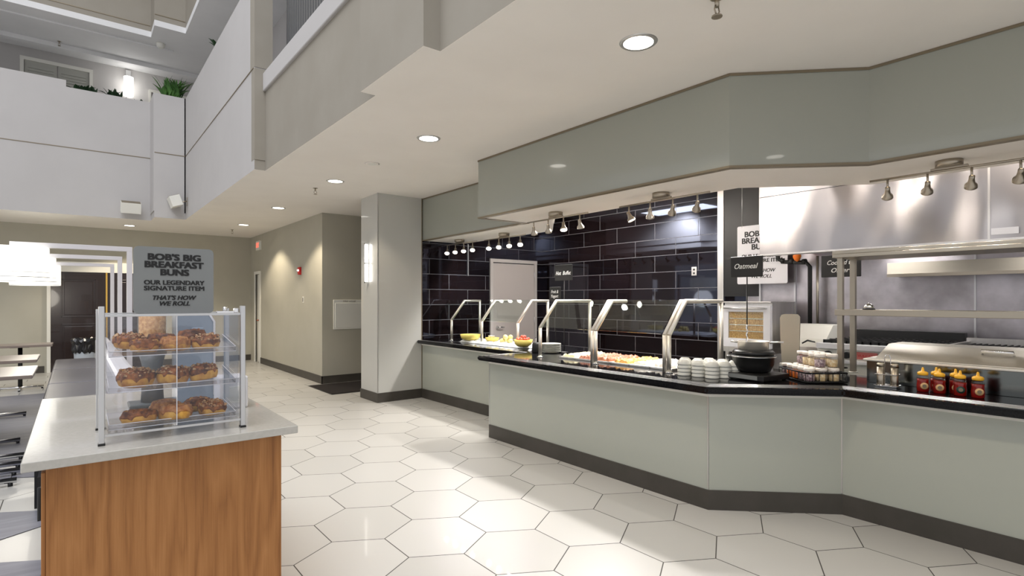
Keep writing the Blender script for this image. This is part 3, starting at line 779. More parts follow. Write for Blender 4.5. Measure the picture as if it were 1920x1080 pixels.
def cafe_table(lab, xr, y0, y1):
    w = .62
    t = thing('cafe_table', lab, 'table', (xr, (y0 + y1) / 2, 0), 0, 'laminate tables along the bench'); hl = (y1 - y0) / 2
    MB().prism([(0, -hl + .0), (.0, hl), (-1.25, hl), (-1.25, -hl)], .725, .76, .004).build('tabletop', 'table', t)
    for sx in (-.42, -1.0):
        p = MB(); p.cyl((sx, 0, .05), (sx, 0, .725), .03, 12); p.box(sx - .12, sx + .12, -.12, .12, .71, .725)
        p.build('pedestal', 'blackmetal', t)
        f = MB(); f.tube([(sx - .28, -.0, .04), (sx + .30, -.0, .04)], .02, 8); f.tube([(sx, -.27, .04), (sx, .27, .04)], .02, 8); f.build('cross_foot', 'chrome', t)
        for (fx, fy) in ((sx + .28, 0), (sx, -.25), (sx, .25), (sx - .26, 0)):
            MB().cyl((fx, fy, .0), (fx, fy, .03), .014).build('glide', 'black', t)
    return t
cafe_table('farthest laminate table, beyond the other two, close to the far wall', -.30, 12.0, 12.62)
cafe_table('middle laminate table with clipped corner beside the bench', -.375, 9.05, 9.95)
cafe_table('nearest laminate table with pale top beside the bench', -.33, 7.2, 8.25)
for i, (xe, yc) in enumerate(((-.30, 8.55), (-.30, 7.9), (-.325, 6.85), (-.34, 6.25))):
    pass
# bare chrome table feet poking out from tables left of the frame
for (lab, xr, yc) in (('chrome cross foot of a table left of the frame, farther one by the bench', -.36, 6.75), ('chrome cross foot of a table left of the frame, nearer one by the bench', -.37, 6.15)):
    t = thing('table_base', lab, 'table base', (xr, yc, 0))
    for dy in (-.17, .17):
        f = MB().tube([(-.65, dy, .055), (0, dy, .045)], .022, 10).build('foot_bar', 'chrome', t)
        MB().cyl((-.04, dy, 0), (-.04, dy, .03), .016).build('glide', 'black', t)
    MB().tube([(-.6, -.17, .05), (-.6, .17, .05)], .022, 8).build('cross_bar', 'chrome', t)
    MB().cyl((-.6, 0, .05), (-.6, 0, .7), .03).build('pedestal', 'blackmetal', t)
    MB().box(-1.4, -.75, -.27, .27, .7, .73, .004).build('tabletop', 'table', t)

# arm frames with drum pendants
for n_, (yy, lab, xl, xs_) in enumerate(((8.8, 'nearest', -.61, -.60), (10.8, 'middle', -.61, -.58), (13.1, 'farthest', -.61, -.56))):
    t = thing('lamp_arm', lab + ' white right-angled arm frame rising behind the bench back', 'lamp arm', (.56, yy, 0), 0, 'white arm frames behind the bench')
    MB().box(-.03, .03, -.03, .03, 0, 2.14, .002).build('post', 'frame_white', t)
    MB().box(xl - .56, .03, -.03, .03, 2.14, 2.2, .003).build('arm', 'frame_white', t)
    p = thing('drum_pendant', lab + ' lit white drum shade hanging under its white arm', 'pendant lamp', (xs_, yy, 1.77), 0, 'drum pendants over the tables')
    MB().lathe([(.355, 0), (.355, .36)], 48, cap=False).build('shade', 'shade', p)
    MB().lathe([(.352, .004), (.01, .004)], 48, cap=False).build('diffuser', 'shade', p)
    mb = MB(); mb.lathe([(.357, 0), (.357, .008)], 48, cap=False); mb.lathe([(.357, .06), (.357, .064)], 48, cap=False); mb.build('trim_ring', 'alu', p)
    MB().cyl((.0, 0, .3), (.0, 0, .375), .012).build('stem', 'frame_white', p)
    lamp('pendant_light', 'POINT', (xs_, yy, 1.55), 14, (1, .93, .8), size=.25)

# ================================================================== WALL ITEMS
t = thing('exit_sign', 'small red-lettered exit sign high on the beige wall, near the far corner', 'sign', (3.46, 14.05, 2.70))
MB().box(-.05, 0, -.16, .16, 0, .22, .004).build('housing', 'white', t)
text('lettering', 'EXIT', .17, .25, 'redled', t, T((-.052, 0, .11)) @ FACE_NX, .002)
t = thing('fire_alarm', 'red fire alarm strobe on the beige wall', 'alarm', (3.46, 11.0, 2.0))
MB().box(-.045, 0, -.05, .05, 0, .15, .006).build('housing', 'red', t); MB().box(-.06, -.045, -.025, .025, .07, .10, .003).build('strobe_lens', 'sconce', t)
t = thing('thermostat', 'small white switch plate with a dark slot on the beige wall, below the alarm', 'switch', (3.46, 10.83, 1.45))
MB().box(-.01, 0, -.035, .035, 0, .12, .003).build('plate', 'white', t); MB().box(-.014, -.01, -.012, .012, .02, .10, .002).build('slot', 'baseboard', t)
t = thing('wall_cabinet', 'white framed access cabinet on the wall behind the column', 'cabinet', (3.66, 9.8, .97))
MB().box(0, .62, -.02, 0, 0, .54, .004).build('frame', 'white', t)
MB().box(.03, .59, -.028, -.018, .03, .48, .004).build('door', 'white', t)
text('lettering', 'FIRE HOSE', .035, .24, 'edge', t, T((.3, -.0215, .51)) @ FACE_NY, .0005)
MB().box(.56, .575, -.04, -.028, .22, .3, .003).build('latch', 'edge', t)
t = thing('door_mat', 'dark brown mat on the tiled floor beside the column', 'mat', (3.62, 9.15, 0))
MB().box(-.42, .9, -.55, .55, .001, .012, .004).build('pile', 'mat', t); MB().box(-.44, .92, -.57, .57, .001, .007, .002).build('rubber_edge', 'black', t)

t = thing('wall_sconce', 'vertical lit tube sconce on the glass side of the column', 'wall lamp', (3.46, 7.82, 1.75))
MB().box(-.012, 0, -.022, .022, 0, .62, .003).build('backplate', 'chrome', t)
MB().box(-.055, -.02, -.016, .016, .03, .59, .008).build('tube', 'sconce', t)
for z in (0.005, .295, .59): MB().box(-.06, 0, -.02, .02, z, z + .022, .002).build('bracket', 'chrome', t)

t = thing('outlet_plate', 'steel outlet plate on the black tiled wall', 'outlet', (6.68, 4.347, 1.84))
MB().box(-.01, 0, -.04, .04, 0, .12, .003).build('plate', 'steel', t); mb = MB(); mb.box(-.014, -.01, -.012, .012, .02, .045); mb.box(-.014, -.01, -.012, .012, .07, .095); mb.build('socket', 'black', t)

# upper corridor sconce, plants, detectors, wall floods
t = thing('corridor_sconce', 'bright cylinder sconce on the upper corridor wall', 'wall lamp', (.93, 15, 6.05))
MB().lathe([(.09, 0), (.09, .42)], 24, (0, -.12, 0)).build('shade', 'sconce_up', t); MB().box(-.05, .05, -.05, 0, .3, .6, .004).build('backplate', 'alu', t)
lamp('corridor_sconce_light', 'POINT', (.93, 14.6, 6.3), 4, (1, .98, .94), size=.1)
def plant(lab, loc, n, h, spread, m, seed, name='potted_plant'):
    rnd = random.Random(seed); t = thing(name, lab, 'plant', loc)
    MB().box(-spread * .8, spread * .8, -.07, .07, -.25, -.0, .01).build('planter', 'white', t)
    mb = MB()
    for i in range(n):
        a_ = rnd.random() * 2 * PI; l_ = h * (.6 + .5 * rnd.random()); ox = (rnd.random() - .5) * spread * 1.5; lean = .2 + .75 * rnd.random()
        pv = None; wd = .035 * (.7 + .6 * rnd.random()); dx, dy = math.cos(a_), math.sin(a_) * .6
        for j in range(7):
            k = j / 6; rr = lean * l_ * k ** 1.4 * .8; z = l_ * (k - .45 * lean * k * k)
            c = Vector((ox + dx * rr, dy * rr, z)); w2 = wd * math.sin(PI * min(.97, .12 + k * .88)); s_ = Vector((-dy, dx, 0)).normalized() * w2
            row = [mb.bm.verts.new(c - s_ + Vector((0, 0, w2 * .4))), mb.bm.verts.new(c), mb.bm.verts.new(c + s_ + Vector((0, 0, w2 * .4)))]
            if pv:
                mb.bm.faces.new((pv[0], pv[1], row[1], row[0])); mb.bm.faces.new((pv[1], pv[2], row[2], row[1]))
            pv = row
    mb.build('foliage', m, t); return t
plant('bright green leafy plant on the upper parapet, right of the sconce', (1.5, 12.72, 5.46), 70, .55, .2, 'leaf', 3)
plant('dark trailing plant on the upper parapet below the sconce, left one', (.15, 13.2, 5.38), 40, .25, .2, 'leaf_dark', 5)
plant('dark trailing plant on the upper parapet, just left of the sconce glow', (.60, 13.2, 5.38), 30, .28, .18, 'leaf_dark', 6)
plant('small dark sprig on the upper parapet by the step in the wall', (1.0, 13.2, 5.38), 14, .16, .1, 'leaf_dark', 8)
plant('small dark sprig on top of the right-hand atrium wall', (1.76, 9.6, 5.42), 14, .2, .06, 'leaf_dark', 9)
t = thing('smoke_detector', 'round white smoke detector under the upper corridor beam', 'detector', (1.35, 13.1, 6.69))
MB().lathe([(.04, -.09), (.07, -.06), (.075, -.02), (.08, 0)], 20).build('housing', 'white', t)
def sprinkler(lab, loc, sc_=1., chrome='nickel'):
    t = thing('sprinkler', lab, 'sprinkler', loc, 0, 'ceiling sprinklers')
    s_ = sc_
    MB().lathe([(.03 * s_, -.006), (.034 * s_, 0)], 16).build('rosette', chrome, t)
    MB().cyl((0, 0, -.045 * s_), (0, 0, 0), .010 * s_).build('stem', chrome, t)
    MB().tube([(0.012 * s_, 0, -.04 * s_), (.02 * s_, 0, -.06 * s_), (0, 0, -.085 * s_), (-.02 * s_, 0, -.06 * s_), (-.012 * s_, 0, -.04 * s_)], .003 * s_, 6).build('yoke', chrome, t)
    MB().lathe([(.024 * s_, -.09 * s_), (.024 * s_, -.085 * s_)], 12).build('deflector', chrome, t); return t
sprinkler('brass sprinkler head at the top edge of the frame, nearest one', (2.60, 1.56, CZ), 1.15)
sprinkler('sprinkler head in the low ceiling near the column', (2.63, 7.72, CZ))
sprinkler('farthest sprinkler head, low ceiling near the far wall', (2.73, 13.4, CZ))
sprinkler('dark sprinkler under the upper corridor ceiling, above the shutters', (-.25, 14.25, 6.69), 1)
t = thing('ceiling_speaker', 'flush white round cover in the low ceiling between two downlights', 'speaker', (2.67, 5.93, CZ))
MB().lathe([(.06, -.006), (.085, 0)], 24).build('cover', 'ceiling', t); MB().lathe([(.05, -.009), (.05, -.005)], 24).build('grille', 'white', t)
def flood(lab, loc, rz):
    t = thing('wall_flood', lab, 'wall lamp', loc, rz, 'white wall floods on the atrium walls')
    mt = T((0, -.2, 0)) @ Matrix.Rotation(.35, 4, 'X')
    MB().box(-.16, .16, -.09, .09, -.1, .1, .006, 2, mt).build('head', 'white', t); MB().box(-.15, .15, -.085, .085, .1, .105, 0, 2, mt).build('cover', 'edge', t)
    MB().tube([(0, -.11, 0), (0, 0, .03)], .012).build('arm', 'nickel', t); MB().box(-.03, .03, -.01, 0, -.06, .1, .002).build('mount', 'nickel', t)
flood('white wall flood lamp on the back atrium parapet', (.83, 12.9, 3.27), 0)
flood('white wall flood lamp on the right atrium parapet, near the corner', (1.68, 12.1, 3.37), -PI / 2)

# ------------------------------------------------------------------ downlights
def downlight(lab, x, y, e=95, r=.105):
    t = thing('downlight', lab, 'ceiling light', (x, y, CZ), 0, 'round recessed downlights')
    MB().lathe([(r * .86, -.006), (r, -.008), (r + .008, -.003), (r + .010, 0)], 32, cap=False).build('trim_ring', 'alu', t)
    MB().lathe([(.001, -.004), (r * .88, -.004)], 32, cap=False).build('diffuser', 'emit', t)
    lamp('downlight_beam', 'SPOT', (x, y, CZ - .03), e, WARM, size=.06, target=(x, y, 0), spot=2.05, blend=.35)
downlight('largest downlight, nearest the camera in the low ceiling', 2.68, 2.13, 55)
downlight('second downlight from the camera, beside the upper green-grey fascia', 2.68, 4.66, 55)
downlight('third downlight from the camera, before the column', 2.68, 7.10, 70)
downlight('fourth downlight from the camera, in front of the beige bump wall', 2.70, 9.76, 130)
downlight('farthest of the downlights in line, near the exit sign', 2.74, 12.4, 130)
downlight('lone downlight over the far dining area, above the sign board', .89, 14.0, 90)
downlight('downlight over the floor behind the camera', 2.68, -.4, 55)

# ------------------------------------------------------------------ track lights
SZ = 2.425
def track(lab, x, y, L=.95, aims=(1, 1, 1, 1), lit=True, tgt=(-.5, 0, -1), e=14):
    t = thing('track_light', lab, 'track light', (x, y, SZ), 0, 'four-headed nickel track lights under the soffit')
    MB().lathe([(.075, -.045), (.075, 0)], 24).build('canopy', 'nickel', t)
    MB().box(-.012, .012, -.10, .10, -.06, -.045, .002).build('bracket', 'nickel', t)
    MB().cyl((0, -L / 2, -.066), (0, L / 2, -.066), .008, 8).build('rail', 'nickel', t)
    for i, a_ in enumerate(aims):
        yy = -L / 2 + .11 + i * (L - .22) / 3
        hd = MB().cyl((0, yy, -.14), (0, yy, -.066), .007).build('head_stem', 'nickel', t)
        d_ = Vector(a_).normalized(); q = (-d_).to_track_quat('Z', 'Y').to_matrix().to_4x4()
        mt = T((0, yy, -.145)) @ q
        MB().lathe([(.036, -.065), (.034, -.045), (.020, -.028), (.016, .0), (.016, .02), (.006, .026)], 16, mtx=mt, cap=False).build('lamp_head', 'nickel', hd)
        MB().lathe([(.001, -.058), (.033, -.058)], 16, mtx=mt, cap=False).build('bulb', 'emit_k', hd)
        p = Vector((x, y + yy, SZ - .145)) + d_ * .075
        lamp('track_beam', 'SPOT', p, e, NEUT, size=.025, target=p + d_, spot=1.25, blend=.6)
out = (-.75, -.35, -1); inn = (.9, .1, -1); dn = (-.15, 0, -1)
track('track light with four glowing heads, nearest the column', 4.56, 7.0, .92, [(-.5, -.6, -1)] * 4, e=16)
track('track light with four glowing heads in front of the grey door', 4.60, 5.95, .92, [(-.5, -.6, -1)] * 4, e=16)
track('track light over the far half of the hot food pans', 3.93, 4.2, .92, [(.35, .1, -1), (-.2, -.3, -1), (.45, .35, -1), (.45, .35, -1)], e=20)
track('track light over the near half of the hot food pans', 3.93, 2.88, .92, [(.7, .7, -1), (.7, .7, -1), (.4, .3, -1), (.2, -.4, -1)], e=20)
track('track light in front of the steel hood', 4.50, 1.03, .92, [(.9, .3, -1)] * 4, e=6)

# ================================================================== COUNTER ITEMS
def chalk_sign(lab, loc, h_pole, w, h, lines, base=True, cz=0):
    t = thing('chalkboard_sign', lab, 'sign', loc, -PI / 2)
    MB().cyl((0, 0.008, 0), (0, 0.008, h_pole + .02), .005, 8).build('pole', 'blackmetal', t)
    if base: MB().lathe([(.055, 0), (.055, .008), (.01, .014)], 24).build('foot', 'blackmetal', t)
    MB().box(-w / 2, w / 2, -.006, .006, h_pole, h_pole + h, .006).build('board', 'chalkboard', t)
    for (s_, zc, sz, wd) in lines: text('lettering', s_, sz, wd, 'chalk', t, T((0, -.0075, h_pole + zc)) @ FACE_NY, .0006, .3, .0004)
    return t
chalk_sign('small black chalkboard lettered in white for hot food, above the guard', (4.45, 4.62, CT), .84, .29, .185, [('Hot  Buffet', .085, .062, .25)])
chalk_sign('smallest black chalkboard with two white lines, at the fruit station', (4.66, 4.99, CT), .60, .20, .175, [('Fruit &', .115, .055, .13), ('Yogurt', .06, .055, .13)])
chalk_sign('black chalkboard on a tall pole rising from the steel pan', (4.30, 2.315, CT), .80, .275, .17, [('Oatmeal', .088, .06, .20)], False)
chalk_sign('black chalkboard behind the shelf posts for cooked eggs', (5.40, 2.02, CT), .82, .33, .20, [('Cooked to', .13, .058, .22), ('Order', .06, .058, .15)])

# hanging white sign
hs = sign_board('hanging_sign', 'white hanging sign with black capitals behind the steel hood', (6.5, 3.31, 1.70), .62, .72, 'sign_white', -PI / 2,
    [("BOB'S BIG", .61, .095, .42, .004, 0), ('BREAKFAST', .53, .095, .49, .004, 0), ('BUNS', .45, .095, .24, .004, 0),
     ('OUR LEGENDARY', .34, .062, .50, .0025, 0), ('SIGNATURE ITEM', .28, .062, .50, .0025, 0), ("THAT'S HOW", .16, .06, .34, .0012, .25), ('WE ROLL', .09, .06, .25, .0012, .25)])
for sx in (-.25, .25): MB().cyl((sx, .003, .70), (sx, .003, CZ - 1.7), .004, 6).build('chain', 'alu', hs)

# bowls
def bowl_proto(name, lab, cat, r, h, m, group, c=(0, 0, 0), inv=True):
    t = thing(name, lab, cat, c, 0, group)
    if inv: pr = [(r * .55, h), (r * .62, h - .004), (r * .93, h * .55), (r, h * .12), (r, .0), (r * .95, .0), (r * .88, h * .5), (r * .5, h - .008), (.001, h - .008)]
    else: pr = [(r * .6, 0), (r * .66, .002), (r * .96, h * .6), (r, h), (r * .95, h), (r * .6, .012), (.001, .01)]
    MB().lathe(pr, 28).build('bowl_body' if inv else 'bowl_body', m, t, smooth=True)
    return t
bp = None
stk = [(3.88, 2.62, 4), (3.90, 2.50, 4), (3.905, 2.385, 4), (4.0, 2.34, 4), (4.09, 2.30, 4), (3.98, 2.68, 4), (4.0, 2.57, 4), (4.01, 2.455, 4), (4.10, 2.41, 4), (4.10, 2.53, 4)]
names = ['at the front left', 'second in front', 'at the nearest corner', 'fourth in front', 'beside the hob', 'at the rear left', 'second in the rear', 'in the centre', 'at the rear right', 'at the far back']
lev = ['lowest', 'second lowest', 'second highest', 'topmost']
for s_, (bx, by, n) in enumerate(stk):
    for k in range(n):
        lab = 'upturned white bowl, %s of the stack %s' % (lev[k], names[s_])
        loc = (bx, by, CT + .001 + k * .029)
        if bp is None: bp = bowl_proto('upturned_bowl', lab, 'bowl', .054, .045, 'ceramic', 'upturned white bowls stacked by the hob', loc)
        else: dup(bp, loc, 0, lab)

# induction hob, kettle, pan, ladle
t = thing('induction_hob', 'flat black induction hob under the soup kettle', 'hob', (4.14, 2.17, CT), -.1)
MB().box(-.17, .17, -.19, .19, .008, .05, .006).build('body', 'black', t); MB().box(-.172, -.165, -.14, .14, .014, .044, .001).build('control_strip', 'sign_grey', t)
MB().box(-.17, .17, .19, .25, .008, .052, .003).build('side_vent', 'alu', t)
for sx in (-.14, .14):
    for sy in (-.16, .16): MB().cyl((sx, sy, 0), (sx, sy, .009), .014).build('foot', 'black', t)
t = thing('soup_kettle', 'round black soup kettle on the induction hob', 'kettle', (4.17, 2.19, CT + .051))
MB().lathe([(.10, 0), (.125, .008), (.15, .06), (.158, .115), (.166, .12), (.166, .128), (.152, .135), (.001, .14)], 40).build('pot', 'black', t, smooth=True)
MB().lathe([(.160, .117), (.1685, .119), (.1685, .125), (.16, .127)], 40, cap=False).build('rim', 'alu', t)
MB().lathe([(.15, .135), (.158, .15), (.14, .17), (.12, .175)], 40).build('collar', 'black', t, smooth=True)
MB().tube([(-.03, .16, .10), (-.03, .195, .10), (.03, .195, .10), (.03, .16, .10)], .012, 8).build('handle', 'black', t)
t = thing('saucepan', 'shallow steel saucepan sitting in the top of the kettle', 'saucepan', (4.17, 2.19, CT + .051 + .171))
MB().lathe([(.10, 0), (.113, .004), (.114, .065), (.117, .068), (.110, .068), (.110, .01), (.001, .006)], 36).build('pan_body', 'pale_steel', t, smooth=True)
MB().lathe([(.109, .05), (.06, .054), (.001, .055)], 24, cap=False).build('oatmeal', 'oat', t)
MB().tube([(.06, -.10, .055), (.09, -.15, .062), (.10, -.19, .064)], .008, 8).build('handle', 'steel', t)
MB().tube([(-.05, .105, .055), (-.06, .15, .06), (-.03, .155, .06), (-.02, .115, .055)], .006, 8).build('handle', 'steel', t)
t = thing('ladle', 'twisted steel ladle standing in the saucepan', 'ladle', (4.13, 2.22, CT + .235))
MB().tube([(0.0 + .004 * math.sin(i * 1.5), .004 * math.cos(i * 1.5), i * .013) for i in range(15)], .006, 6).build('handle', 'chrome', t)
MB().lathe([(.001, 0), (.03, .006), (.035, .02)], 16).build('bowl', 'chrome', t)

# basket of jars
t = thing('wire_basket', 'low black wire basket holding the yogurt jars', 'basket', (4.42, 1.86, CT), -.68)
BW, BD = .20, .15
mb = MB(); 
for z in (.01, .075): mb.tube([(-BD, -BW, z), (BD, -BW, z), (BD, BW, z), (-BD, BW, z)], .006, 6, True)
mb.build('rim', 'blackmetal', t)
mb = MB()
for k in range(9):
    y = -BW + k * BW * 2 / 8
    mb.tube([(-BD, y, .075), (-BD, y, .008), (BD, y, .008), (BD, y, .075)], .003, 6)
for k in range(1, 6):
    x = -BD + k * BD * 2 / 6
    mb.tube([(x, -BW, .075), (x, -BW, .008), (x, BW, .008), (x, BW, .075)], .003, 6)
mb.build('wire_mesh', 'blackmetal', t)
def jar_proto(lab, fill):
    t = thing('yogurt_jar', lab, 'jar', (0, 0, 0), 0, 'lidded jars in the wire basket')
    MB().lathe([(.034, 0), (.038, .006), (.038, .068), (.033, .078)], 20, cap=False).build('glass_body', 'jar', t, smooth=True)
    MB().lathe([(.033, .002), (.0365, .008), (.0365, .055), (.001, .056)], 20).build('filling', fill, t, smooth=True)
    MB().lathe([(.036, .075), (.038, .078), (.038, .094), (.034, .097), (.001, .096)], 20).build('lid', 'oat', t); return t
M['berry'] = noisy('berry_filling', (.10, .03, .06), (.62, .50, .50), 90, .4, local=True)
M['granjar'] = noisy('oat_filling', (.62, .42, .18), (.82, .72, .5), 90, .5, local=True)
jp = {}
grid = []
for i in range(3):
    for j in range(5): grid.append((-.105 + i * .09, -.165 + j * .0825, .013, i, j))
for i in range(2):
    for j in range(4): grid.append((-.0 + i * .09, -.12 + j * .085, .113, i + 3, j))
bz = -.68; bc = Vector((4.42, 1.86))
rown = ['lower front row', 'lower middle row', 'lower back row', 'upper front row', 'upper back row']
for (x, y, z, i, j) in grid:
    fl = 'orange' if (i == 0 and j in (2, 3)) else ('berry' if (i + j) % 3 == 0 else 'granjar')
    if i == 0 and j in (0, 1, 4): fl = 'berry'
    q = Vector((x * math.cos(bz) - y * math.sin(bz), x * math.sin(bz) + y * math.cos(bz))) + bc
    pos = ['rightmost', 'second from right', 'third from right', 'fourth from right', 'leftmost'][j]
    if i >= 3: pos = ['rightmost', 'second from right', 'third from right', 'leftmost'][j]
    lab = '%s jar in the %s of the wire basket' % (pos + {'orange': ' orange', 'berry': ' berry', 'granjar': ' oat'}[fl], rown[i])
    loc = (q.x, q.y, CT + z)
    if fl not in jp: jp[fl] = jar_proto(lab, fl); jp[fl].location = loc
    else: dup(jp[fl], loc, 0, lab)

# shaker rack
t = thing('shaker_rack', 'chrome wire caddy with looped handle by the syrup bottles', 'caddy', (4.47, 1.37, CT), 0)
mb = MB(); mb.tube([(-.045, -.07, .012), (.045, -.07, .012), (.045, .07, .012), (-.045, .07, .012)], .004, 6, True); mb.tube([(-.042, -.065, .09), (.042, -.065, .09), (.042, .065, .09), (-.042, .065, .09)], .003, 6, True)
mb.build('wire_frame', 'chrome', t)
MB().tube([(0, -.018, .0), (0, -.018, .2), (0, -.01, .225), (0, .01, .225), (0, .018, .2), (0, .018, .0)], .003, 6).build('handle', 'chrome', t)
MB().box(-.04, .04, -.065, .065, .004, .010).build('tray', 'chrome', t)
def shaker(lab, loc):
    t = thing('steel_shaker', lab, 'shaker', loc, 0, 'steel shakers in the wire caddy')
    MB().lathe([(.024, 0), (.025, .002), (.025, .13)], 20).build('body', 'nickel', t, smooth=False); MB().lathe([(.026, .13), (.026, .15), (.018, .156), (.001, .157)], 20).build('lid', 'nickel', t)
shaker('left steel shaker in the wire caddy', (4.47, 1.412, CT + .011)); shaker('right steel shaker in the wire caddy', (4.47, 1.328, CT + .011))

# honey bottles
def honey(lab, loc, rz, lm='honey_label'):
    t = thing('syrup_bottle', lab, 'bottle', loc, rz, 'yellow-capped syrup bottles')
    MB().lathe([(.030, 0), (.034, .006), (.035, .04), (.032, .07), (.034, .088)], 24).build('syrup', 'honey', t, smooth=True)
    MB().lathe([(.034, .088), (.031, .102), (.024, .112)], 24).build('shoulder', 'jar', t, smooth=True)
    MB().lathe([(.026, .110), (.030, .113), (.030, .128), (.022, .134), (.009, .138), (.007, .155), (.004, .162), (.001, .162)], 24).build('cap', 'yellow_cap', t)
    MB().lathe([(.001, 0), (.022, 0), (.022, .003), (.001, .0035)], 20, mtx=T((-.0335, 0, .042)) @ Matrix.Rotation(-PI / 2, 4, 'Y')).build('label_disc', lm, t)
    MB().lathe([(.001, .0), (.012, .0), (.012, .001)], 12, mtx=T((-.0372, 0, .042)) @ Matrix.Rotation(-PI / 2, 4, 'Y')).build('label_print', 'edge', t)
M['dklabel'] = mat('dark_label', (.02, .05, .04), .4)
honey('leftmost yellow-capped syrup bottle', (4.43, 1.155, CT), .5)
honey('second syrup bottle from left, standing in front of another', (4.43, 1.065, CT), .3)
honey('syrup bottle half hidden behind the second from left', (4.505, 1.10, CT), .3)
honey('syrup bottle half hidden behind the dark-labelled one', (4.495, .995, CT), .3)
honey('syrup bottle with a dark green label', (4.42, .955, CT), .3, 'dklabel')
honey('rightmost yellow-capped syrup bottle', (4.41, .865, CT), .4)

# prep unit
t = thing('prep_table', 'stainless prep table with a slanted hinged lid behind the syrup bottles', 'prep table', (4.62, 0, 0))
MB().box(.0, .62, -1.3, 1.55, .892, 1.05).build('cabinet', 'dimsteel', t)
MB().box(-.02, .64, -1.3, 1.57, 1.05, 1.068, .004).build('ledge', 'pale_steel', t)
mb = MB(); mb.prism([(0.03, 1.069), (.6, 1.069), (.6, 1.165), (.30, 1.165), (.03, 1.074)], -1.3, 1.50, 0, XZ)
lid = mb.build('lid', 'pale_steel', t)
MB().tube([(.20, .76, 1.13), (.17, .76, 1.155), (.17, .92, 1.155), (.20, .92, 1.13)], .008, 8).build('handle', 'chrome', lid)

# pass-through shelf
t = thing('pass_shelf', 'two-tier steel pass shelf standing on the counter before the grill', 'shelf', (4.89, 1.83, CT))
for (x, y) in ((0, -.01), (.0 + .22, -.01)):
    pass
for (x, y) in ((0, 0), (.26, 0), (0, -3.17), (.26, -3.17)):
    MB().box(x - .02, x + .02, y - .02, y + .02, 0.001, .99, .002).build('post', 'rawsteel', t)
    MB().lathe([(.035, .001), (.035, .008)], 16, (x, y, 0)).build('foot', 'steel', t)
MB().box(-.03, .30, -3.19, .035, .487, .535, .003).build('shelf', 'rawsteel', t)
MB().box(-.05, .42, -3.19, .045, .955, .985, .003).build('top_shelf', 'rawsteel', t); MB().box(-.05, -.03, -3.19, .045, .985, 1.01, .002).build('lip', 'rawsteel', t)
t = thing('service_bell', 'chrome call bell on the middle shelf', 'bell', (4.93, 1.64, CT + .536))
MB().lathe([(.042, 0), (.044, .006), (.040, .01)], 24).build('base', 'black', t); MB().lathe([(.038, .012), (.034, .03), (.018, .044), (.001, .048)], 24).build('dome', 'chrome', t, smooth=True); MB().cyl((0, 0, .046), (0, 0, .055), .004).build('button', 'chrome', t)

# ------------------------------------------------------------------ food
t = thing('ice_bed', 'bed of crushed ice under the fruit bowls', 'ice', (4.62, 6.05, CT)); t['kind'] = 'stuff'
mb = MB(); nx, ny = 14, 30; vs = [[mb.bm.verts.new((-.22 + .46 * i / nx, -.75 + 1.5 * j / ny, .004 + (0 if i in (0, nx) or j in (0, ny) else .02 + .02 * random.random()))) for j in range(ny + 1)] for i in range(nx + 1)]
for i in range(nx):
    for j in range(ny): mb.bm.faces.new((vs[i][j], vs[i + 1][j], vs[i + 1][j + 1], vs[i][j + 1]))
mb.build('ice_surface', 'ice', t)
ybs = []
def ybowl(lab, loc, r=.12, h=.08):
    t = thing('yellow_bowl', lab, 'bowl', loc, 0, 'yellow serving bowls on ice')
    MB().lathe([(r * .6, 0), (r * .9, h * .35), (r, h), (r * .95, h), (r * .85, h * .4), (.001, h * .3)], 32).build('bowl_body', 'yellow', t, smooth=True); return t
ybowl('wide yellow bowl at the far left of the fruit station', (4.50, 6.62, CT + .03), .15, .085)
ybowl('yellow bowl heaped with strawberries', (4.42, 5.32, CT + .03), .12, .085)
ybowl('small yellow bowl of pale cups next to the wide bowl', (4.60, 6.22, CT + .03), .10, .055)
sp = None
for k in range(26):
    a_ = k * 2.4; r_ = .085 * math.sqrt((k % 18 + .5) / 18); z = .085 + (.028 if k >= 18 else .0) + .01 * random.random(); r_ *= .5 if k >= 18 else 1
    loc = (4.42 + r_ * math.cos(a_), 5.32 + r_ * math.sin(a_), CT + .03 + z)
    if sp is None:
        sp = MB().lathe([(.001, -.02), (.012, -.012), (.02, .006), (.015, .017), (.001, .02)], 12).build('strawberry', 'strawberry', None, loc, True)
        tag(sp, 'red strawberry heaped in the yellow bowl', 'strawberry', 'strawberries in the yellow bowl')
    else: c = sp.copy(); COL.objects.link(c); c.location = loc; c.rotation_euler = (random.random() * 3, random.random() * 3, 0)
lp = None
for k, (x, y, z) in enumerate([(4.62, 6.0, .04), (4.70, 6.04, .04), (4.55, 5.93, .04), (4.65, 5.9, .04), (4.62, 5.83, .04), (4.70, 5.93, .04), (4.63, 5.96, .09), (4.66, 5.88, .09), (4.58, 5.88, .085)]):
    loc = (x, y, CT + z + .015)
    if lp is None:
        lp = MB().lathe([(.001, -.035), (.02, -.028), (.034, 0), (.026, .024), (.001, .034)], 14).build('pale_fruit', 'lemon', None, loc, True); tag(lp, 'pale yellow fruit piled on the ice', 'fruit', 'pale fruit piled on the ice')
    else: c = lp.copy(); COL.objects.link(c); c.location = loc
    (lp if k == 0 else c)['label'] = 'pale yellow fruit on the ice, ' + ['at the left front', 'at the left rear', 'at the front, second from left', 'in the middle of the lower layer', 'at the right front', 'at the right rear', 'topmost at the left', 'topmost at the right', 'topmost in front'][k]
for (x, y, l_) in ((4.6, 6.26, 'left'), (4.58, 6.19, 'right')):
    t = thing('yogurt_cup', '%s pale yogurt cup in the small yellow bowl' % l_, 'cup', (x, y, CT + .055)); MB().lathe([(.026, 0), (.032, .05), (.034, .052)], 16).build('cup_body', 'ceramic', t); MB().lathe([(.034, .052), (.034, .056)], 16).build('lid', 'oat', t)
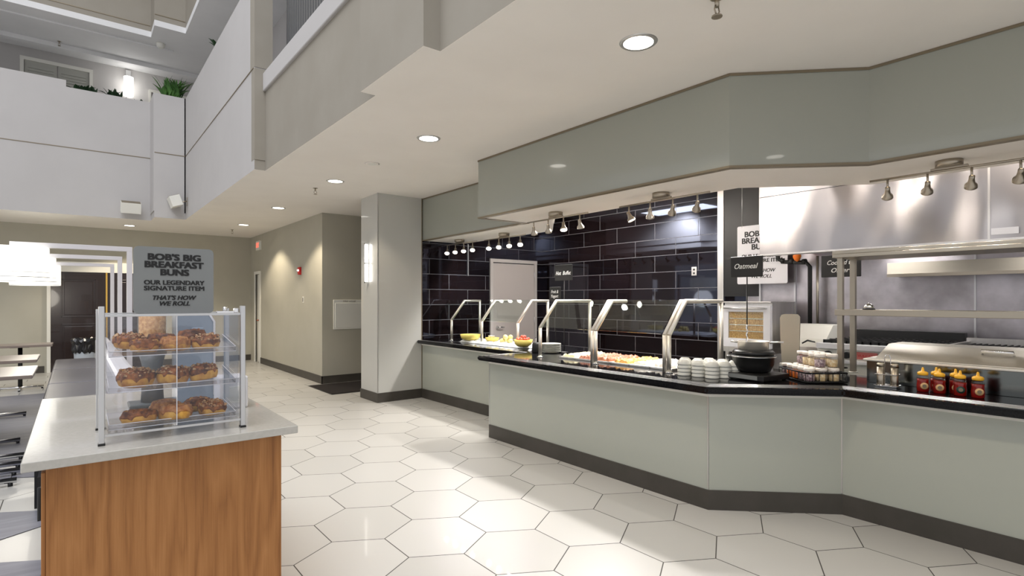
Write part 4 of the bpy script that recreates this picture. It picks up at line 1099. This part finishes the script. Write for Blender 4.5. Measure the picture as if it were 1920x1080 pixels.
# plates pile and dark jug
pp = None
lvl = ['lowest', 'second', 'third', 'fourth', 'fifth', 'sixth', 'seventh', 'topmost']
for k in range(8):
    loc = (4.33, 4.72, CT + .002 + k * .013); lab = '%s white plate of the pile beside the counter step' % lvl[k]
    if pp is None:
        pp = thing('white_plate', lab, 'plate', loc, 0, 'white plates piled at the counter step'); MB().lathe([(.07, 0), (.075, .002), (.125, .012), (.128, .015), (.12, .014), (.07, .005), (.001, .005)], 32).build('plate_body', 'ceramic', pp, smooth=True)
    else: dup(pp, loc, 0, lab)
t = thing('utensil_crock', 'small black crock between the strawberries and the plate pile', 'crock', (4.18, 4.80, CT + .001))
MB().lathe([(.045, 0), (.05, .01), (.045, .09), (.04, .12), (.036, .12), (.038, .02), (.001, .02)], 20).build('crock_body', 'black', t); MB().tube([(.0, 0, .02), (.02, .02, .15), (.035, .05, .17)], .005, 6).build('tongs', 'chrome', t)
foods = [('eggs', 'scrambled_eggs', 'fluffy yellow scrambled eggs in the farthest steel pan', 'farthest'), ('bacon', 'bacon', 'reddish bacon strips in the second steel pan', 'second'), ('sausage', 'sausages', 'brown sausages in the third steel pan', 'third'), ('potato', 'roast_potatoes', 'orange roast potatoes in the fourth steel pan', 'fourth'), ('oat', 'creamed_gravy', 'pale gravy in the fifth steel pan', 'fifth'), ('oat', 'white_grits', 'whitish grits in the nearest steel pan', 'nearest')]
for k, (m_, nm, lab, ordn) in enumerate(foods):
    yc = 4.12 - k * .235; xc = 4.28
    t = thing('steam_pan', '%s steel food pan sunk in the counter' % ordn, 'pan', (xc, yc, CT + .001), 0, 'steel pans of hot food')
    mb = MB(); mb.box(-.27, .27, -.114, -.104, 0, .018, .002); mb.box(-.27, .27, .104, .114, 0, .018, .002); mb.box(-.27, -.26, -.104, .104, 0, .018, .002); mb.box(.26, .27, -.104, .104, 0, .018, .002)
    mb.build('rim', 'steel', t); MB().box(-.26, .26, -.104, .104, 0, .004).build('pan_floor', 'steel', t)
    mb = MB(); nx, ny = 26, 10; rnd = random.Random(k)
    vs = [[mb.bm.verts.new((-.255 + .51 * i / nx, -.1 + .2 * j / ny, .005 if i in (0, nx) or j in (0, ny) else .02 + .02 * rnd.random() + .012 * math.sin(PI * j / ny))) for j in range(ny + 1)] for i in range(nx + 1)]
    for i in range(nx):
        for j in range(ny): mb.bm.faces.new((vs[i][j], vs[i + 1][j], vs[i + 1][j + 1], vs[i][j + 1]))
    o = mb.build(nm, m_, None, (xc, yc, CT + .002)); tag(o, lab, 'food', None, 'stuff')

# ================================================================== KITCHEN EQUIPMENT
t = thing('exhaust_hood', 'huge brushed stainless exhaust hood over the grill line', 'hood', (5.5, 0, 0))
mb = MB(); mb.prism([(0, 1.97), (0, 3.05), (1.17, 3.05), (1.17, 2.35), (1.17, 2.05), (.25, 1.97)], -1.45, 2.82, 0, XZ); mb.build('canopy', 'hood', t)
mb = MB(); mb.box(-.004, 0, -1.45, 2.82, 2.548, 2.553); mb.build('seam', 'black', t)
MB().box(-.006, .0, 1.005, 1.02, 1.97, 2.55).build('joint_strip', 'steel', t)
MB().box(-.005, .0, .84, 1.0, 2.0, 2.05, .001).build('data_plate', 'sign_white', t)
MB().box(-.015, .12, -1.45, 2.83, 1.955, 1.97).build('bottom_rim', 'steel', t)
t = thing('hood_shelf', 'pale steel panel under the hood behind the top shelf', 'shelf', (6.35, 0, 1.74))
MB().box(0, .3, -1.4, 1.95, 0, .13).build('panel', 'wall_shade', t); MB().box(-.01, 0, -1.4, 1.95, -.01, .02).build('edge', 'nickel', t)

t = thing('convection_oven', 'white-framed convection oven with a glass door and racks of food', 'oven', (5.9, 2.9, .97))
MB().box(.03, .55, 0, .56, 0, .5, .004).build('cabinet', 'steel', t); MB().box(-.01, .56, -.005, .565, .5, .515, .003).build('top_cover', 'steel', t)
mb = MB(); mb.box(-.02, .03, 0, .075, .10, .40); mb.box(-.02, .03, .485, .56, .10, .40); mb.box(-.022, .03, -.002, .562, .40, .47); mb.box(-.022, .03, -.002, .562, 0, .10)
dr = mb.build('door', 'sign_white', t); MB().box(-.012, -.008, .075, .485, .10, .40).build('window', 'pane', dr)
MB().box(.0, .028, .075, .485, .10, .40).build('interior', 'granola', t)
for z in (.18, .25, .32): MB().box(-.006, 0, .075, .485, z, z + .006).build('rack', 'chrome', t)
MB().tube([(-.02, .04, .44), (-.06, .04, .44), (-.06, .52, .44), (-.02, .52, .44)], .008, 8).build('handle', 'alu', t)
mb = MB()
for (x, y) in ((.05, .03), (.05, .53), (.52, .03), (.52, .53)): mb.box(x - .02, x + .02, y - .02, y + .02, -.97, 0)
mb.box(.0, .56, 0, .56, -.06, -.001); mb.build('stand', 'steel', t)

t = thing('splash_guard', 'curved grey steel splash guard beside the oven', 'splash guard', (5.66, 2.585, .86))
mb = MB(); mb.prism([(-.085, 0), (.085, 0), (.10, .25), (.105, .46), (.09, .49), (.06, .50), (-.07, .50), (-.095, .47)], 0, .012, 0, YZ); mb.build('sheet', 'rawsteel', t)
MB().box(-.02, .22, -.10, .10, -.86, 0, .004).build('bracket', 'steel', t)
t = thing('toaster', 'boxy cream steel fryer with a sloping lid left of the range', 'fryer', (5.95, 2.38, 0))
MB().box(0, .5, 0, .42, 0, 1.019, .004).build('cabinet', 'steel', t)
mb = MB(); mb.prism([(0.0, 1.02), (.5, 1.02), (.5, 1.24), (.22, 1.24), (.05, 1.10)], 0, .42, 0, XZ); mb.build('lid', 'white', t)
MB().box(-.012, 0, .02, .40, .80, .95, .003).build('front', 'copper', t); MB().tube([(.02, .10, 1.07), (-.10, .12, 1.09), (-.13, .16, 1.06)], .008, 6).build('handle', 'black', t)
t.name = 'countertop_fryer'
t = thing('gas_range', 'white enamel gas range with black burner grates and knobs', 'range', (5.5, 1.34, 0))
MB().box(0, .85, 0, .92, .1, 1.049, .004).build('cabinet', 'white', t)
MB().box(-.03, .85, 0, .92, 1.05, 1.10, .004).build('top_rail', 'sign_white', t)
MB().box(-.05, .0, 0, .92, .925, .955, .003).build('shelf_rail', 'sign_white', t)
MB().box(-.01, .0, .03, .89, .3, .82, .003).build('oven_front', 'black', t)
mb = MB()
for k in range(14): mb.box(.05, .8, .03 + k * .065, .045 + k * .065, 1.10, 1.125)
for k in range(6): mb.box(.05 + k * .145, .065 + k * .145, .03, .89, 1.102, 1.13)
mb.build('burner_grate', 'blackmetal', t)
for y in (.18, .34, .66, .82): MB().cyl((-.0, y, 1.0), (-.04, y, 1.0), .030, 16).build('knob', 'black', t)
bd = MB().box(-.008, 0, .42, .60, .97, 1.035, .002).build('badge', 'plate_red', t)
text('lettering', 'VULCAN', .03, .13, 'red', bd, T((-.009, .51, 1.002)) @ FACE_NX, .0004)
MB().box(.851, .95, 0, .92, 1.03, 1.2, .003).build('backguard', 'black', t)
for y in (.06, .86):
    for x in (.06, .78): MB().cyl((x, y, 0), (x, y, .1), .02).build('leg', 'steel', t)
t = thing('char_grill', 'low black bar char grill right of the range', 'grill', (5.5, .32, 0))
MB().box(0, .85, 0, 1.0, .1, 1.06, .004).build('cabinet', 'steel', t)
mb = MB(); mb.box(0, .04, 0, 1.0, 1.06, 1.11); mb.box(.82, .86, 0, 1.0, 1.06, 1.16); mb.box(0, .86, .97, 1.0, 1.06, 1.13); mb.box(0, .86, 0, .03, 1.06, 1.13); mb.build('surround', 'steel', t)
for k in range(22): MB().box(.04, .82, .05 + k * .042, .062 + k * .042, 1.10, 1.115, 0, 2, None).build('grill_bar', 'blackmetal', t)
MB().box(.04, .82, .03, .97, 1.06, 1.085).build('ember_bed', 'black', t)
for y in (.06, .94):
    for x in (.06, .78): MB().cyl((x, y, 0), (x, y, .1), .02).build('leg', 'steel', t)

t = thing('gas_pipe', 'dark elbowed pipe dropping beside the range with a fitting coloured orange as if lit', 'pipe', (6.5, 2.75, 0))
MB().tube([(0, 0, 1.1), (0, 0, 1.88), (0, .04, 1.93), (0, .30, 1.95), (0, .36, 1.99), (0, .36, 2.15)], .022, 10).build('pipe_run', 'blackmetal', t)
MB().tube([(.05, -.06, 1.1), (.05, -.06, 2.0)], .015, 8).build('conduit', 'rawsteel', t)
MB().lathe([(.001, -.06), (.03, -.04), (.045, 0), (.03, .05), (.001, .06)], 14, (-.05, .12, 2.0)).build('fitting', 'orange', t)  # orange light on the fitting is put into its colour
for (y, z) in ((.06, 1.94), (.2, 1.95), (.30, 1.96)): MB().lathe([(.032, -.02), (.032, .02)], 12, mtx=T((0, y, z)) @ Matrix.Rotation(PI / 2, 4, 'X')).build('coupling', 'blackmetal', t)
